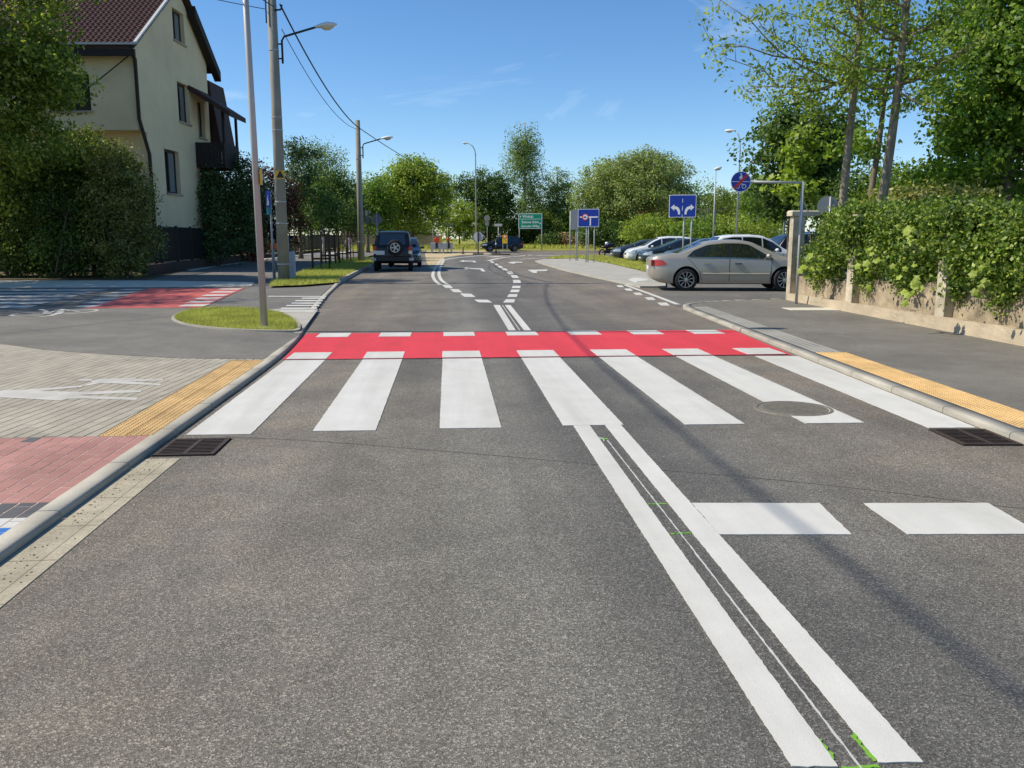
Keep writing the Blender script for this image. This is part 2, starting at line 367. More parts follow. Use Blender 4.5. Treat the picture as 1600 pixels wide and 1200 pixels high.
# ------------------------------------------------------------------ mesh helpers
def put(name, verts, faces, mat, parent=None, smooth=False, mats=None, fm=None):
    me = bpy.data.meshes.new(name)
    me.from_pydata([tuple(v) for v in verts], [], faces)
    for m in (mats or [mat]): me.materials.append(M[m] if isinstance(m, str) else m)
    if fm: me.polygons.foreach_set('material_index', fm)
    if smooth: me.polygons.foreach_set('use_smooth', [True]*len(me.polygons))
    me.update()
    o = bpy.data.objects.new(name, me); COL.objects.link(o)
    if parent is not None: o.parent = parent
    return o
class MB:
    def __init__(s): s.v = []; s.f = []
    def add(s, verts, faces):
        b = len(s.v); s.v += [tuple(v) for v in verts]; s.f += [tuple(b+i for i in f) for f in faces]; return s
    def box(s, x0, x1, y0, y1, z0, z1):
        return s.add([(x0,y0,z0),(x1,y0,z0),(x1,y1,z0),(x0,y1,z0),(x0,y0,z1),(x1,y0,z1),(x1,y1,z1),(x0,y1,z1)],
                     [(3,2,1,0),(4,5,6,7),(0,1,5,4),(1,2,6,5),(2,3,7,6),(3,0,4,7)])
    def cbox(s, x0, x1, y0, y1, z0, z1, c=0.01):
        """box with chamfered top edge"""
        v = [(x0,y0,z0),(x1,y0,z0),(x1,y1,z0),(x0,y1,z0),(x0,y0,z1-c),(x1,y0,z1-c),(x1,y1,z1-c),(x0,y1,z1-c),
             (x0+c,y0+c,z1),(x1-c,y0+c,z1),(x1-c,y1-c,z1),(x0+c,y1-c,z1)]
        f = [(3,2,1,0),(0,1,5,4),(1,2,6,5),(2,3,7,6),(3,0,4,7),(4,5,9,8),(5,6,10,9),(6,7,11,10),(7,4,8,11),(8,9,10,11)]
        return s.add(v, f)
    def tube(s, pts, rad, n=8, cap=True):
        pts = [Vector(p) for p in pts]
        if not hasattr(rad, '__len__'): rad = [rad]*len(pts)
        rings = []; prev = None
        for i, p in enumerate(pts):
            d = (pts[min(i+1, len(pts)-1)]-pts[max(i-1, 0)]).normalized()
            a = d.orthogonal().normalized() if prev is None else (prev-d*prev.dot(d)).normalized()
            prev = a; b = d.cross(a)
            rings.append([p+(a*math.cos(2*math.pi*k/n)+b*math.sin(2*math.pi*k/n))*rad[i] for k in range(n)])
        v = [q for r in rings for q in r]; f = []
        for i in range(len(pts)-1):
            for k in range(n):
                f.append((i*n+k, i*n+(k+1) % n, (i+1)*n+(k+1) % n, (i+1)*n+k))
        if cap: f.append(tuple(range(n-1, -1, -1))); f.append(tuple((len(pts)-1)*n+k for k in range(n)))
        return s.add(v, f)
    def prism(s, poly, z0, z1):
        n = len(poly)
        v = [(p[0], p[1], z0) for p in poly]+[(p[0], p[1], z1) for p in poly]
        f = [tuple(range(n-1, -1, -1)), tuple(range(n, 2*n))]+[(i, (i+1) % n, n+(i+1) % n, n+i) for i in range(n)]
        return s.add(v, f)
    def extr(s, poly, origin, ux, uy, depth):
        """polygon in the plane (ux,uy) at origin, pushed along the normal by depth"""
        o = Vector(origin); ux = Vector(ux); uy = Vector(uy); nn = ux.cross(uy).normalized()*depth
        n = len(poly)
        a = [o+ux*p[0]+uy*p[1] for p in poly]
        v = a+[q+nn for q in a]
        f = [tuple(range(n-1, -1, -1)), tuple(range(n, 2*n))]+[(i, (i+1) % n, n+(i+1) % n, n+i) for i in range(n)]
        return s.add(v, f)
    def lathe(s, prof, axis='z', n=24, origin=(0, 0, 0)):
        v = []; f = []; m = len(prof)
        for k in range(n):
            a = 2*math.pi*k/n; c, sn = math.cos(a), math.sin(a)
            for r, h in prof:
                q = (r*c, r*sn, h) if axis == 'z' else ((r*c, h, r*sn) if axis == 'y' else (h, r*c, r*sn))
                v.append((q[0]+origin[0], q[1]+origin[1], q[2]+origin[2]))
        for k in range(n):
            k2 = (k+1) % n
            for i in range(m-1): f.append((k*m+i, k2*m+i, k2*m+i+1, k*m+i+1))
        return s.add(v, f)
    def obj(s, name, mat, parent=None, smooth=False): return put(name, s.v, s.f, mat, parent, smooth)
def E(name, loc, rz=0.0):
    o = bpy.data.objects.new(name, None); COL.objects.link(o); o.location = loc; o.rotation_euler = (0, 0, rz)
    o.empty_display_size = 0.2
    return o
def tag(o, label, cat, group=None):
    o['label'] = label; o['category'] = cat
    if group: o['group'] = group
    return o
def struct(o, label=None):
    o['kind'] = 'structure'
    if label: o['label'] = label
    return o
def sheet(name, poly, z, mat, parent=None):
    return put(name, [(p[0], p[1], z) for p in poly], [tuple(range(len(poly)))], mat, parent)
def ccw(poly):
    a = sum(poly[i][0]*poly[(i+1) % len(poly)][1]-poly[(i+1) % len(poly)][0]*poly[i][1] for i in range(len(poly)))
    return poly if a > 0 else poly[::-1]
def dense(poly, step, closed=True):
    out = []
    n = len(poly)
    for i in range(n if closed else n-1):
        a, b = poly[i], poly[(i+1) % n]
        k = max(1, int(math.dist(a, b)/step))
        out += [(a[0]+(b[0]-a[0])*j/k, a[1]+(b[1]-a[1])*j/k) for j in range(k)]
    if not closed: out.append(poly[-1])
    return out
def spline(pts, k=8):
    out = []; n = len(pts)
    for i in range(n-1):
        p0, p1, p2, p3 = pts[max(i-1, 0)], pts[i], pts[i+1], pts[min(i+2, n-1)]
        for j in range(k):
            t = j/k
            out.append(tuple(0.5*((2*p1[q])+(-p0[q]+p2[q])*t+(2*p0[q]-5*p1[q]+4*p2[q]-p3[q])*t*t+(-p0[q]+3*p1[q]-3*p2[q]+p3[q])*t**3) for q in range(len(p1))))
    out.append(tuple(pts[-1])); return out
def clip(poly, a, b, c):
    """keep the part of poly where a*x+b*y >= c"""
    out = []
    for i in range(len(poly)):
        p, q = poly[i], poly[(i+1) % len(poly)]
        dp, dq = a*p[0]+b*p[1]-c, a*q[0]+b*q[1]-c
        if dp >= 0: out.append(p)
        if dp*dq < 0:
            t = dp/(dp-dq); out.append((p[0]+(q[0]-p[0])*t, p[1]+(q[1]-p[1])*t))
    return out
rnd = random.Random(7)
# ------------------------------------------------------------------ the setting: ground, roads, pavements
struct(sheet('ground', [(-1500, -1500), (1500, -1500), (1500, 1500), (-1500, 1500)], -0.06, 'far_ground'))
KL = [(-2.11, -8), (-2.11, 6), (-2.10, 9), (-2.12, 11), (-2.22, 13), (-2.42, 15), (-2.72, 18), (-3.05, 22), (-3.50, 29), (-3.72, 36), (-3.88, 45), (-4.1, 58), (-5.0, 70), (-9, 80), (-20, 86)]
KLs = spline(KL, 10)
def klx(y):
    for a, b in zip(KLs, KLs[1:]):
        if a[1] <= y <= b[1]: return a[0]+(b[0]-a[0])*(y-a[1])/(b[1]-a[1]+1e-9)
    return KLs[-1][0]
def krx(y): return 4.28+0.069*(y-6.4)

road = sheet('road', [(p[0]-0.05, p[1]) for p in KLs]+[(-170, 87), (-170, 105), (190, 105), (190, 86), (24, 84), (15, 78), (11.5, 70), (11, 58), (9, 24), (9, -8)][::1], 0.0, 'asphalt_road')
struct(road)
lot = struct(sheet('parking_lot', [(krx(18.6), 18.6), (60, 18.6), (60, 78), (11.4, 78), (10.2, 52), (8.6, 37), (6.6, 27.5), (5.6, 22)], 0.004, 'asphalt_lot'))
PZ = 0.045
arc = [gp(412, 561, PZ), gp(281, 560, PZ), gp(156, 553, PZ), gp(72, 547, PZ), gp(0, 537, PZ), gp(-120, 520, PZ), gp(-330, 485, PZ), (-18, 17.2), (-70, 17.2)]
arcs = spline(arc, 8)
kerb_in = [(p[0]-0.155, p[1]) for p in KLs if arcs[0][1] < p[1] < 30]
side = struct(sheet('side_street', [arcs[0]]+kerb_in+[(-3.68, 30), (-5, 32.5), (-70, 33.5)]+arcs[::-1][:-1], PZ-0.004, 'asphalt_side'))
cyc = [gp(*p, PZ) for p in [(412, 561), (281, 560), (156, 553), (72, 547), (0, 537), (-120, 520), (-120, 481), (0, 480), (120, 479.5), (250, 479.5), (305, 482), (278, 492), (268, 498), (282, 508), (340, 515), (410, 519), (472, 520)]]
cyc = [(p[0], p[1]) for p in cyc]
cycle_path = struct(sheet('cycle_path', cyc, PZ+0.003, 'asphalt_path'))
bed = struct(sheet('pavement', [(-2.19, -8)]+[(-2.19, 10.3), arcs[0]]+arcs[1:]+[(-70, -8)], PZ-0.0035, 'joint_sand'))
beige = struct(sheet('far_pavement', [gp(*p, PZ) for p in [(-300, 452), (0, 450), (250, 449), (392, 447.5), (398, 441), (250, 438.5), (0, 438), (-300, 438)]], PZ+0.004, 'beige_path'))
yard = struct(sheet('yard', [(-70, 31.5), (-9.8, 31.2), (-8.4, 40), (-8.2, 60), (-20, 84), (-70, 84)], PZ-0.002, 'soil'))
footpath = struct(sheet('footpath', [gp(*p, PZ) for p in [(232, 437.5), (405, 438), (440, 437), (470, 427), (560, 405), (585, 398), (572, 393), (540, 395), (470, 399), (400, 407), (300, 420)]], PZ+0.002, 'asphalt_side'))
fp_edge = struct(sheet('path_border', [gp(*p, PZ) for p in [(286, 421), (400, 405), (470, 397.5), (540, 393.5), (540, 395), (470, 399), (400, 407), (300, 423.5)]], PZ+0.008, 'beige_path'))
# grass strip between footpath and road, left
strip_poly = [gp(*p, 0.1) for p in [(420, 447), (470, 445.5), (528, 441)]]+[(klx(y)-0.17, y) for y in (31, 34, 38, 43, 50, 57)]+[gp(566, 401.5, 0.1), gp(530, 407, 0.1), gp(480, 421, 0.1), gp(455, 431, 0.1), gp(430, 438, 0.1)]
grass_strip = struct(sheet('grass_strip', strip_poly, 0.10, 'turf'))
# right footway
wall_x = lambda y: 8.02+0.0285*(y-11.2)
foot_r = [(krx(-6)+0.1, -6), (krx(6)+0.1, 6), (krx(12)+0.1, 12), (krx(17)+0.1, 17), (krx(18)+0.13, 17.98), (5.42, 18.7), (5.95, 19.27), (6.85, 19.75), (8.2, 20.2), (9.2, 20.4), (9.2, -6)]
footway = struct(sheet('footway', foot_r, 0.052, 'asphalt_path'))
wedge = [(836, 407.5), (850, 404.6), (905, 403.6), (950, 411), (1010, 425), (1040, 432), (1040, 447), (1000, 447), (976, 441.5), (930, 432), (880, 421), (852, 413)]
sidewalk = struct(put('sidewalk', *[(lambda m: m.v)(MB().prism(ccw([gp(*p, 0.06) for p in wedge]), -0.02, 0.06)), MB().prism(ccw([gp(*p, 0.06) for p in wedge]), -0.02, 0.06).f], 'footway_slab'))
verge_r = [(852, 404.2), (878, 400.3), (940, 399.5), (962, 404), (1012, 412), (1060, 420), (1060, 428), (1010, 424.5), (950, 410.7), (905, 403.3)]
grass_verge = struct(sheet('grass_verge', ccw([gp(*p, 0.08) for p in verge_r]), 0.08, 'turf'))
# far side of the main road: raised bank
bank = []
for x in range(-160, 181, 10): bank.append((x, 106.0, -0.02))
bk = MB()
xs = list(range(-160, 181, 10)); prof = [(105.5, 0.0), (105.8, 0.14), (108, 0.35), (113, 0.62), (130, 0.8), (190, 1.2)]
v = [(x, y, z) for x in xs for y, z in prof]; m = len(prof)
struct(put('bank', v, [(i*m+j, (i+1)*m+j, (i+1)*m+j+1, i*m+j+1) for i in range(len(xs)-1) for j in range(m-1)], 'turf', None, True))
sandy = struct(sheet('sandy_apron', [gp(*p) for p in [(666, 409), (664, 396), (668, 391.5), (742, 390.5), (770, 392), (765, 396.5), (720, 398.5), (695, 402), (690, 411), (684, 420), (672, 420)]], 0.004, 'sand'))

# kerbs: each stone a piece
kerb_l = struct(E('kerb_left', (0, 0, 0)))
def kerbstone(a, b, w, h0, h1, parent, side=-1, r=0.04):
    a = Vector((a[0], a[1], 0)); b = Vector((b[0], b[1], 0)); d = (b-a).normalized(); nrm = Vector((-d.y, d.x, 0))*(-side)
    a = a+d*0.004; b = b-d*0.004
    vs = []
    for p, h in ((a, h0), (b, h1)):
        pr = [(0, -0.1), (0.001, h*0.55), (0.006, h*0.80), (0.014, h*0.93), (0.024, h*0.985), (0.036, h), (w, h-0.001), (w, -0.1)]
        vs += [tuple(p+nrm*q[0]+Vector((0, 0, q[1]))) for q in pr]
    n = 8
    f = [(i, i+1, n+i+1, n+i) for i in range(n-1)]+[tuple(range(n-1, -1, -1)), tuple(range(n, 2*n))]
    o = put('kerbstone', vs, f, 'kerb_concrete', parent)
    o.data.polygons.foreach_set('use_smooth', [0 < i < 6 for i in range(len(o.data.polygons))]); return o
def khl(y): return 0.0475 if y < 26.5 else (0.0475+0.08*min(1, (y-26.5)/4))
kp = dense([p for p in KLs if -5 < p[1] < 62], 0.05, False)
acc = 0; last = kp[0]; prevp = kp[0]
for p in kp[1:]:
    acc += math.dist(prevp, p); prevp = p
    if acc >= 0.99:
        kerbstone(last, p, 0.125, khl(last[1]), khl(p[1]), kerb_l, side=-1); last = p; acc = 0
kerb_r = struct(E('kerb_right', (0, 0, 0)))
for y in np.arange(-4, 17.5, 1.0): kerbstone((krx(y), y), (krx(y+1), y+1), 0.16, 0.06, 0.06, kerb_r, side=1)
rc = spline([(krx(17), 17), (krx(18)+0.03, 18), (5.32, 18.75), (5.9, 19.35), (6.8, 19.85), (8.2, 20.3)], 3)
for a, b in zip(rc, rc[1:]): kerbstone(a, b, 0.16, 0.06, 0.06 if b[0] < 6 else 0.055, kerb_r, side=1)
bands = sheet('paver_band', [(krx(10.55)+0.16, 10.55), (krx(17)+0.16, 17), (krx(17.9)+0.18, 17.9), (krx(17.9)+0.52, 17.9), (krx(17)+0.52, 17), (krx(10.55)+0.52, 10.55)], 0.057, 'footway_slab')
struct(bands)
sheet('slab', [(krx(2)+0.16, 2), (krx(6.1)+0.16, 6.1), (krx(6.1)+0.56, 6.1), (krx(2)+0.56, 2)], 0.056, 'footway_slab', kerb_r)
# small joints in the paver band: real recessed grooves read as thin dark strips
gr = MB()
for y in np.arange(10.6, 17.9, 0.1):
    gr.box(krx(y)+0.165, krx(y)+0.515, y-0.003, y+0.003, 0.052, 0.0585)
for k in (0.25, 0.34, 0.43): gr.prism([(krx(10.6)+k-0.003, 10.6), (krx(10.6)+k+0.003, 10.6), (krx(17.6)+k+0.003, 17.6), (krx(17.6)+k-0.003, 17.6)], 0.05, 0.0588)
j = gr.obj('paver_joints', 'dark_paver', bands); j['kind'] = 'stuff'

# gutter channel along the left kerb
gutter = struct(E('gutter', (0, 0, 0)))
for y in np.arange(-4, 5.8, 0.5):
    y1 = min(y+0.494, 5.9)
    MB().cbox(-2.105, -1.932, y, y1, -0.05, 0.0030, 0.001).obj('gutter_slab', 'gutter_concrete', gutter)
    MB().cbox(-1.929, -1.855, y, y1, -0.05, 0.0040, 0.001).obj('gutter_slab', 'gutter_concrete', gutter)
gb = MB(); r2 = random.Random(3)
for _ in range(170):
    x = min(-1.88, -2.06+abs(r2.gauss(0, 0.07))); y = r2.uniform(2.2, 5.9); s = r2.uniform(0.0010, 0.0034)
    gb.box(x-s, x+s, y-s*1.4, y+s*1.4, 0.002, 0.003+s)
g = gb.obj('grit', 'soil', None); g['kind'] = 'stuff'; g['label'] = 'loose grit and crumbs lying in the left gutter'; g['category'] = 'grit'

# pavers on the left pavement
def in_view(x, y, z=PZ, mg=60):
    v = (x, y, z-CAMH); d = sum(v[i]*_F[i] for i in range(3))
    if d < 0.3: return False
    px = 800+FPX*sum(v[i]*_R[i] for i in range(3))/d; py = 600-FPX*sum(v[i]*_U[i] for i in range(3))/d
    return -mg < px < 1600+mg and -mg < py < 1200+mg
PL, PW, PG = 0.2, 0.1, 0.007
def paver_mesh(poly, c=0.0022, h=0.03):
    cx = sum(p[0] for p in poly)/len(poly); cy = sum(p[1] for p in poly)/len(poly); n = len(poly)
    top = []
    for p in poly:
        d = math.dist(p, (cx, cy)); k = max(0.0, 1-c*1.3/d) if d > 1e-6 else 1
        top.append((cx+(p[0]-cx)*k, cy+(p[1]-cy)*k))
    v = [(p[0], p[1], -h) for p in poly]+[(p[0], p[1], -c) for p in poly]+[(p[0], p[1], 0) for p in top]
    f = [(i, (i+1) % n, n+(i+1) % n, n+i) for i in range(n)]+[(n+i, n+(i+1) % n, 2*n+(i+1) % n, 2*n+i) for i in range(n)]+[tuple(range(2*n, 3*n))]
    return v, f
full_mesh = {}
sheet('joint_bed', [(-2.205, 3.2), (-2.205, 6.444), (-5, 6.444), (-5, 3.2)], PZ-0.0025, 'light_sand', bed)
def lay(region, mats, rot, planes, name, org, stuff_after=300, maxd=14):
    """running bond laid with its long side along the road; region test by planes"""
    x0, x1, y0, y1 = region; ca, sa = math.cos(rot), math.sin(rot); items = []
    W = lambda u, w: (org[0]+u*ca+w*sa, org[1]-u*sa+w*ca)
    for i in range(int((x0-org[0])/PW)-14, int((x1-org[0])/PW)+14):
        for jn in range(int((y0-org[1])/PL)-10, int((y1-org[1])/PL)+10):
            u = i*PW; w = jn*PL+(PL/2 if i % 2 else 0)
            q = [W(u, w), W(u+PW-PG, w), W(u+PW-PG, w+PL-PG), W(u, w+PL-PG)]
            c = W(u+PW/2, w+PL/2)
            if not (x0-0.3 < c[0] < x1+0.3 and y0-0.3 < c[1] < y1+0.3) or not in_view(*c): continue
            n0 = len(q); area0 = PW*PL; poly = q
            for pl in planes:
                poly = clip(poly, *pl)
                if len(poly) < 3: break
            if len(poly) < 3: continue
            ar = abs(sum(poly[k][0]*poly[(k+1) % len(poly)][1]-poly[(k+1) % len(poly)][0]*poly[k][1] for k in range(len(poly))))/2
            if ar < 0.002: continue
            items.append((math.hypot(*c), c, poly, ar > 0.0178))
    items.sort(key=lambda t: t[0])
    rest = MB()
    for k, (d, c, poly, full) in enumerate(items):
        z = PZ+rnd.uniform(-0.0008, 0.0006)
        m = mats(c)
        if k < stuff_after:
            if full:
                key = (m, round(rot, 3))
                if key not in full_mesh:
                    v, f = paver_mesh([(p[0]-c[0], p[1]-c[1]) for p in poly])
                    o = put('paver', v, f, m, bed); full_mesh[key] = o.data
                else:
                    o = bpy.data.objects.new('paver', full_mesh[key]); COL.objects.link(o); o.parent = bed
                o.location = (c[0], c[1], z)
            else:
                v, f = paver_mesh([(p[0]-c[0], p[1]-c[1]) for p in poly])
                o = put('paver', v, f, m, bed); o.location = (c[0], c[1], z)
        else:
            v, f = paver_mesh(poly); rest.add([(p[0], p[1], p[2]+z) for p in v], f)
    if rest.v:
        o = rest.obj('far_pavers', mats(items[-1][1]), bed); o['kind'] = 'stuff'
def redmat(c):
    y = c[1]
    return 'red_paver' if y > 4.86 else ('dark_paver' if y > 4.66 else ('white_paint' if y > 4.5 else 'blue_paint'))
lay((-4.6, -2.2, 4.0, 6.55), lambda c: 'red_paver' if rnd.random() > 0.04 else 'dark_paver', 0.0, [(-1, 0, 2.232), (0, 1, 4.80), (0, -1, -6.44)], 'p', (-2.21, 4.80))
for (ya, yb, mm) in ((4.53, 4.795, 'dark_paver'), (4.37, 4.525, 'white_paint'), (3.4, 4.365, 'blue_paint')):
    lay((-4.6, -2.2, ya-0.1, yb), lambda c: mm, 0.0, [(-1, 0, 2.212), (0, 1, ya), (0, -1, -yb)], 'p', (-2.2, 4.53 if mm == 'dark_paver' else (4.37 if mm == 'white_paint' else 3.4)), 60)
lay((-9, -2.2, 6.5, 12.6), lambda c: 'grey_paver', math.radians(5), [(-1, 0, 2.625), (0, 1, 6.448), (-0.1, -1, -10.25)], 'p', (-2.62, 6.44), 300)
lay((-14, -2.5, 10.0, 17.0), lambda c: 'grey_paver', math.radians(5), [(0.1, 1, 10.256), (-0.42, -1, -10.15)], 'p', (-2.62, 6.44), 0)

# tactile tiles, 20 cm, studded
def tactile_tile():
    mb = MB(); mb.cbox(0.002, 0.198, 0.002, 0.198, -0.03, 0.0, 0.003)
    for a in range(5):
        for b in range(5):
            x, y = 0.02+a*0.04, 0.02+b*0.04; s, q = 0.012, 0.007
            mb.add([(x-s, y-s, 0), (x+s, y-s, 0), (x+s, y+s, 0), (x-s, y+s, 0), (x-q, y-q, 0.005), (x+q, y-q, 0.005), (x+q, y+q, 0.005), (x-q, y+q, 0.005)],
                   [(4, 5, 6, 7), (0, 1, 5, 4), (1, 2, 6, 5), (2, 3, 7, 6), (3, 0, 4, 7)])
    return mb
tt = None
tact_l = struct(E('tactile_paving_left', (0, 0, 0))); tact_r = struct(E('tactile_paving_right', (0, 0, 0)))
def place_tile(par, x, y, z, rz=0):
    global tt
    if tt is None: o = tactile_tile().obj('tactile_tile', 'tactile_yellow', par); tt = o.data
    else: o = bpy.data.objects.new('tactile_tile', tt); COL.objects.link(o); o.parent = par
    o.location = (x, y, z+rnd.uniform(-0.001, 0.001)); o.rotation_euler = (0, 0, rz)
for i in range(2):
    for k in range(20): place_tile(tact_l, -2.615+0.2*i, 6.445+0.2*k, PZ+0.002)
ar = -math.atan(0.069)
for i in range(2):
    for k in range(22):
        y = 6.15+0.2*k; place_tile(tact_r, krx(y)+0.17+0.2*i, y-0.0138*i, 0.057, ar)

# ------------------------------------------------------------------ painted markings: pieces of the road they lie on
rj = random.Random(11)
def mark(name, poly, mat='white_paint', z=0.005, parent=None, jit=0.0014, step=0.035, thick=True):
    poly = ccw([tuple(p[:2]) for p in poly])
    if jit: poly = [(p[0]+rj.gauss(0, jit), p[1]+rj.gauss(0, jit)) for p in dense(poly, step)]
    n = len(poly)
    if not thick: return put(name, [(p[0], p[1], z) for p in poly], [tuple(range(n))], mat, parent if parent is not None else road)
    v = [(p[0], p[1], z) for p in poly]+[(p[0], p[1], z-0.004) for p in poly]
    f = [tuple(range(n))]+[(i, n+i, n+(i+1) % n, (i+1) % n) for i in range(n)]
    return put(name, v, f, mat, parent if parent is not None else road)
def rect(x0, x1, y0, y1): return [(x0, y0), (x1, y0), (x1, y1), (x0, y1)]
def pxm(name, pts, z=0.005, mat='white_paint', parent=None, jit=0.0, thick=True): return mark(name, [gp(*p, z) for p in pts], mat, z, parent, jit, 0.2, thick)
# zebra: seven stripes, half a metre wide
ynear = [6.62, 6.68, 6.70, 6.73, 6.69, 6.66, 6.45]
for k in range(7):
    x0 = -2.03+k*0.992 if k == 0 else -1.07+(k-1)*1.003
    x1 = x0+0.497
    if k == 6: x0, x1 = 3.93, 4.27
    top = 10.72
    if k == 6: mark('crossing_stripe', [(3.86, 6.42), (4.25, 6.40), (4.53, 10.6), (3.98, 10.66)])
    else: mark('crossing_stripe', [(x0, ynear[k]), (x1, ynear[k]-0.01), (x1+0.01, top), (x0+0.01, top)])
    xa = x0+0.005
    mark('crossing_block', rect(xa, xa+(0.5 if k < 6 else 0.52), 10.80, 11.42), z=0.009)
    mark('crossing_block', rect(xa+0.01, xa+(0.5 if k < 6 else 0.5), 13.22, 13.78), z=0.009)
mark('cycle_crossing', [(-2.06, 10.78), (4.5, 10.72), (4.75, 13.8), (-2.24, 13.76), (-2.14, 12.2)], 'red_paint', 0.005)
mark('joint_line', rect(-2.0, 4.45, 10.728, 10.752), 'seam', 0.0098, None, 0.003)
# double centre line and setting-out marks
for xa, xb in ((0.985, 1.118), (1.245, 1.375)):
    mark('centre_line', [(xa-0.005, 2.17), (xb-0.005, 2.16), (xb+0.035, 6.72), (xa+0.035, 6.72)], jit=0.0011, step=0.02)
mark('chalk_line', [(1.174, 2.14), (1.179, 2.14), (1.196, 4.0), (1.205, 6.2), (1.199, 6.2), (1.191, 4.0)], 'chalk', 0.004, None, 0.0012, 0.03)
mark('chalk_line', [(1.13+0.05*math.cos(a), 6.22+0.10*math.sin(a)) for a in np.linspace(-0.5, 2.3, 10)]+[(1.13+0.042*math.cos(a), 6.22+0.09*math.sin(a)) for a in np.linspace(2.3, -0.5, 10)], 'chalk', 0.004, None, 0.002, 0.03)
for (xa, xb, ya, yb) in ((1.13, 1.21, 6.24, 6.27), (1.14, 1.25, 4.625, 4.637), (1.14, 1.25, 4.13, 4.142), (1.105, 1.122, 2.20, 2.30), (1.226, 1.238, 2.18, 2.32), (1.125, 1.225, 2.145, 2.16)):
    mark('spray_mark', rect(xa, xb, ya, yb), 'green_spray', 0.0035, None, 0.004, 0.012)
mark('give_way_dash', [(1.39, 4.10), (2.07, 4.05), (2.13, 4.57), (1.40, 4.63)])
mark('give_way_dash', [(2.36, 4.03), (3.05, 3.98), (3.10, 4.50), (2.38, 4.55)])
mark('give_way_dash', [(3.33, 3.96), (3.95, 3.92), (3.98, 4.44), (3.36, 4.48)])
# beyond the crossing
pxm('centre_line', [(771, 476.5), (781, 476.5), (806, 516), (795, 516)]); pxm('centre_line', [(789, 476.5), (797.5, 476.5), (830, 516), (819, 516)])
pxm('chalk_line', [(784.5, 476.5), (785.6, 476.5), (813, 516), (811.5, 516)], mat='chalk')
for q in [(741, 769, 468, 472.5, 6), (719, 743, 458.5, 464, 6), (703, 722.5, 451.5, 456.6, 5), (691, 708, 445, 450, 4)]:
    x0, x1, y0, y1, s = q; pxm('lane_dash', [(x0, y0), (x1-s-1, y0+0.4), (x1, y1), (x0+s+1, y1-0.2)])
Z4 = lambda X, Y: (650+X/5.333, 280+Y/5.333)
for poly in [[(752, 1000), (845-20, 1000), (818, 1027), (725, 1027)], [(775, 957), (848, 957), (838, 981), (758, 981)], [(795, 920), (866, 920), (855, 941), (783, 941)],
             [(806, 888), (872, 888), (868, 907), (798, 907)], [(808, 838), (868, 838), (874, 866), (812, 866)], [(788, 800), (840, 800), (858, 823), (806, 823)],
             [(752, 768), (796, 768), (818, 791), (772, 791)], [(710, 744), (748, 744), (770, 761), (730, 761)], [(676, 722), (708, 722), (728, 738), (694, 738)],
             [(646, 702), (672, 702), (694, 717), (664, 717)], [(616, 683), (638, 683), (656, 698), (632, 698)]]:
    pxm('lane_dash', [Z4(*p) for p in poly])
def ribbon(pts, w, name, z=0.005, mat='white_paint', parent=None):
    P = spline([gp(*p, z) for p in pts], 6); lft = []; rgt = []
    for i, p in enumerate(P):
        a, b = P[max(i-1, 0)], P[min(i+1, len(P)-1)]; d = math.dist(a, b); nx, ny = -(b[1]-a[1])/d, (b[0]-a[0])/d
        lft.append((p[0]+nx*w/2, p[1]+ny*w/2)); rgt.append((p[0]-nx*w/2, p[1]-ny*w/2))
    n = len(P); v = [(p[0], p[1], z) for p in lft]+[(p[0], p[1], z) for p in rgt]
    return put(name, v, [(n+i, n+i+1, i+1, i) for i in range(n-1)], mat, parent if parent is not None else road)
ribbon([Z4(*p) for p in [(200, 878), (158, 842), (140, 800), (150, 762), (172, 720), (205, 676)]], 0.13, 'edge_line')
ribbon([Z4(*p) for p in [(262, 876), (212, 840), (192, 795), (196, 755), (212, 715), (234, 674)]], 0.13, 'edge_line')
ribbon([Z4(*p) for p in [(205, 674), (300, 660), (440, 645), (620, 630)]], 0.3, 'edge_line')
ribbon([Z4(*p) for p in [(605, 680), (660, 665), (760, 650), (960, 632)]], 0.28, 'edge_line')
ribbon([Z4(*p) for p in [(860, 668), (980, 660), (1085, 655)]], 0.28, 'edge_line')
for a in (880, 1000, 1080, 1160): ribbon([Z4(a, 634), Z4(a+70, 636)], 0.7, 'stop_dash')
ribbon([Z4(620, 648), Z4(705, 642)], 0.9, 'stop_dash')
pxm('turn_arrow', [Z4(*p) for p in [(358, 682), (400, 674), (402, 678), (490, 680), (502, 692), (482, 693), (470, 685), (402, 685), (400, 688)]])
pxm('turn_arrow', [Z4(*p) for p in [(384, 743), (425, 733), (428, 738), (556, 744), (580, 768), (548, 767), (535, 750), (428, 746), (424, 752)]])
pxm('turn_arrow', [Z4(*p) for p in [(766, 694), (800, 687), (885, 688), (886, 694), (828, 696), (826, 703), (800, 704)]])
pxm('turn_arrow', [Z4(*p) for p in [(930, 755), (1098, 752), (1090, 764), (1010, 766), (1006, 781), (976, 779)]])
ribbon([(976, 445), (1018, 460), (1059, 475.5)], 0.13, 'edge_line')
for c in [(969, 447), (982, 452.5), (997, 459), (1016, 466.5), (1037, 475)]:
    s = (c[1]-440)/35; pxm('give_way_dash', [(c[0]-5-5*s, c[1]-1.2-s), (c[0]+2+2*s, c[1]-1.4-s), (c[0]+5+5*s, c[1]+1.4+s), (c[0]-2-2*s, c[1]+1.2+s)])
pxm('turn_arrow', [(981, 437), (990, 433.5), (1012, 435.5), (1012, 438), (996, 439.5), (994, 441.5)], 0.065, parent=sidewalk)
# one thin faint line running across the road
ribbon([(350, 682), (480, 688), (640, 700), (830, 716), (1000, 731), (1200, 748), (1420, 772), (1640, 800)], 0.009, 'thin_line', 0.003, 'asphalt_side')
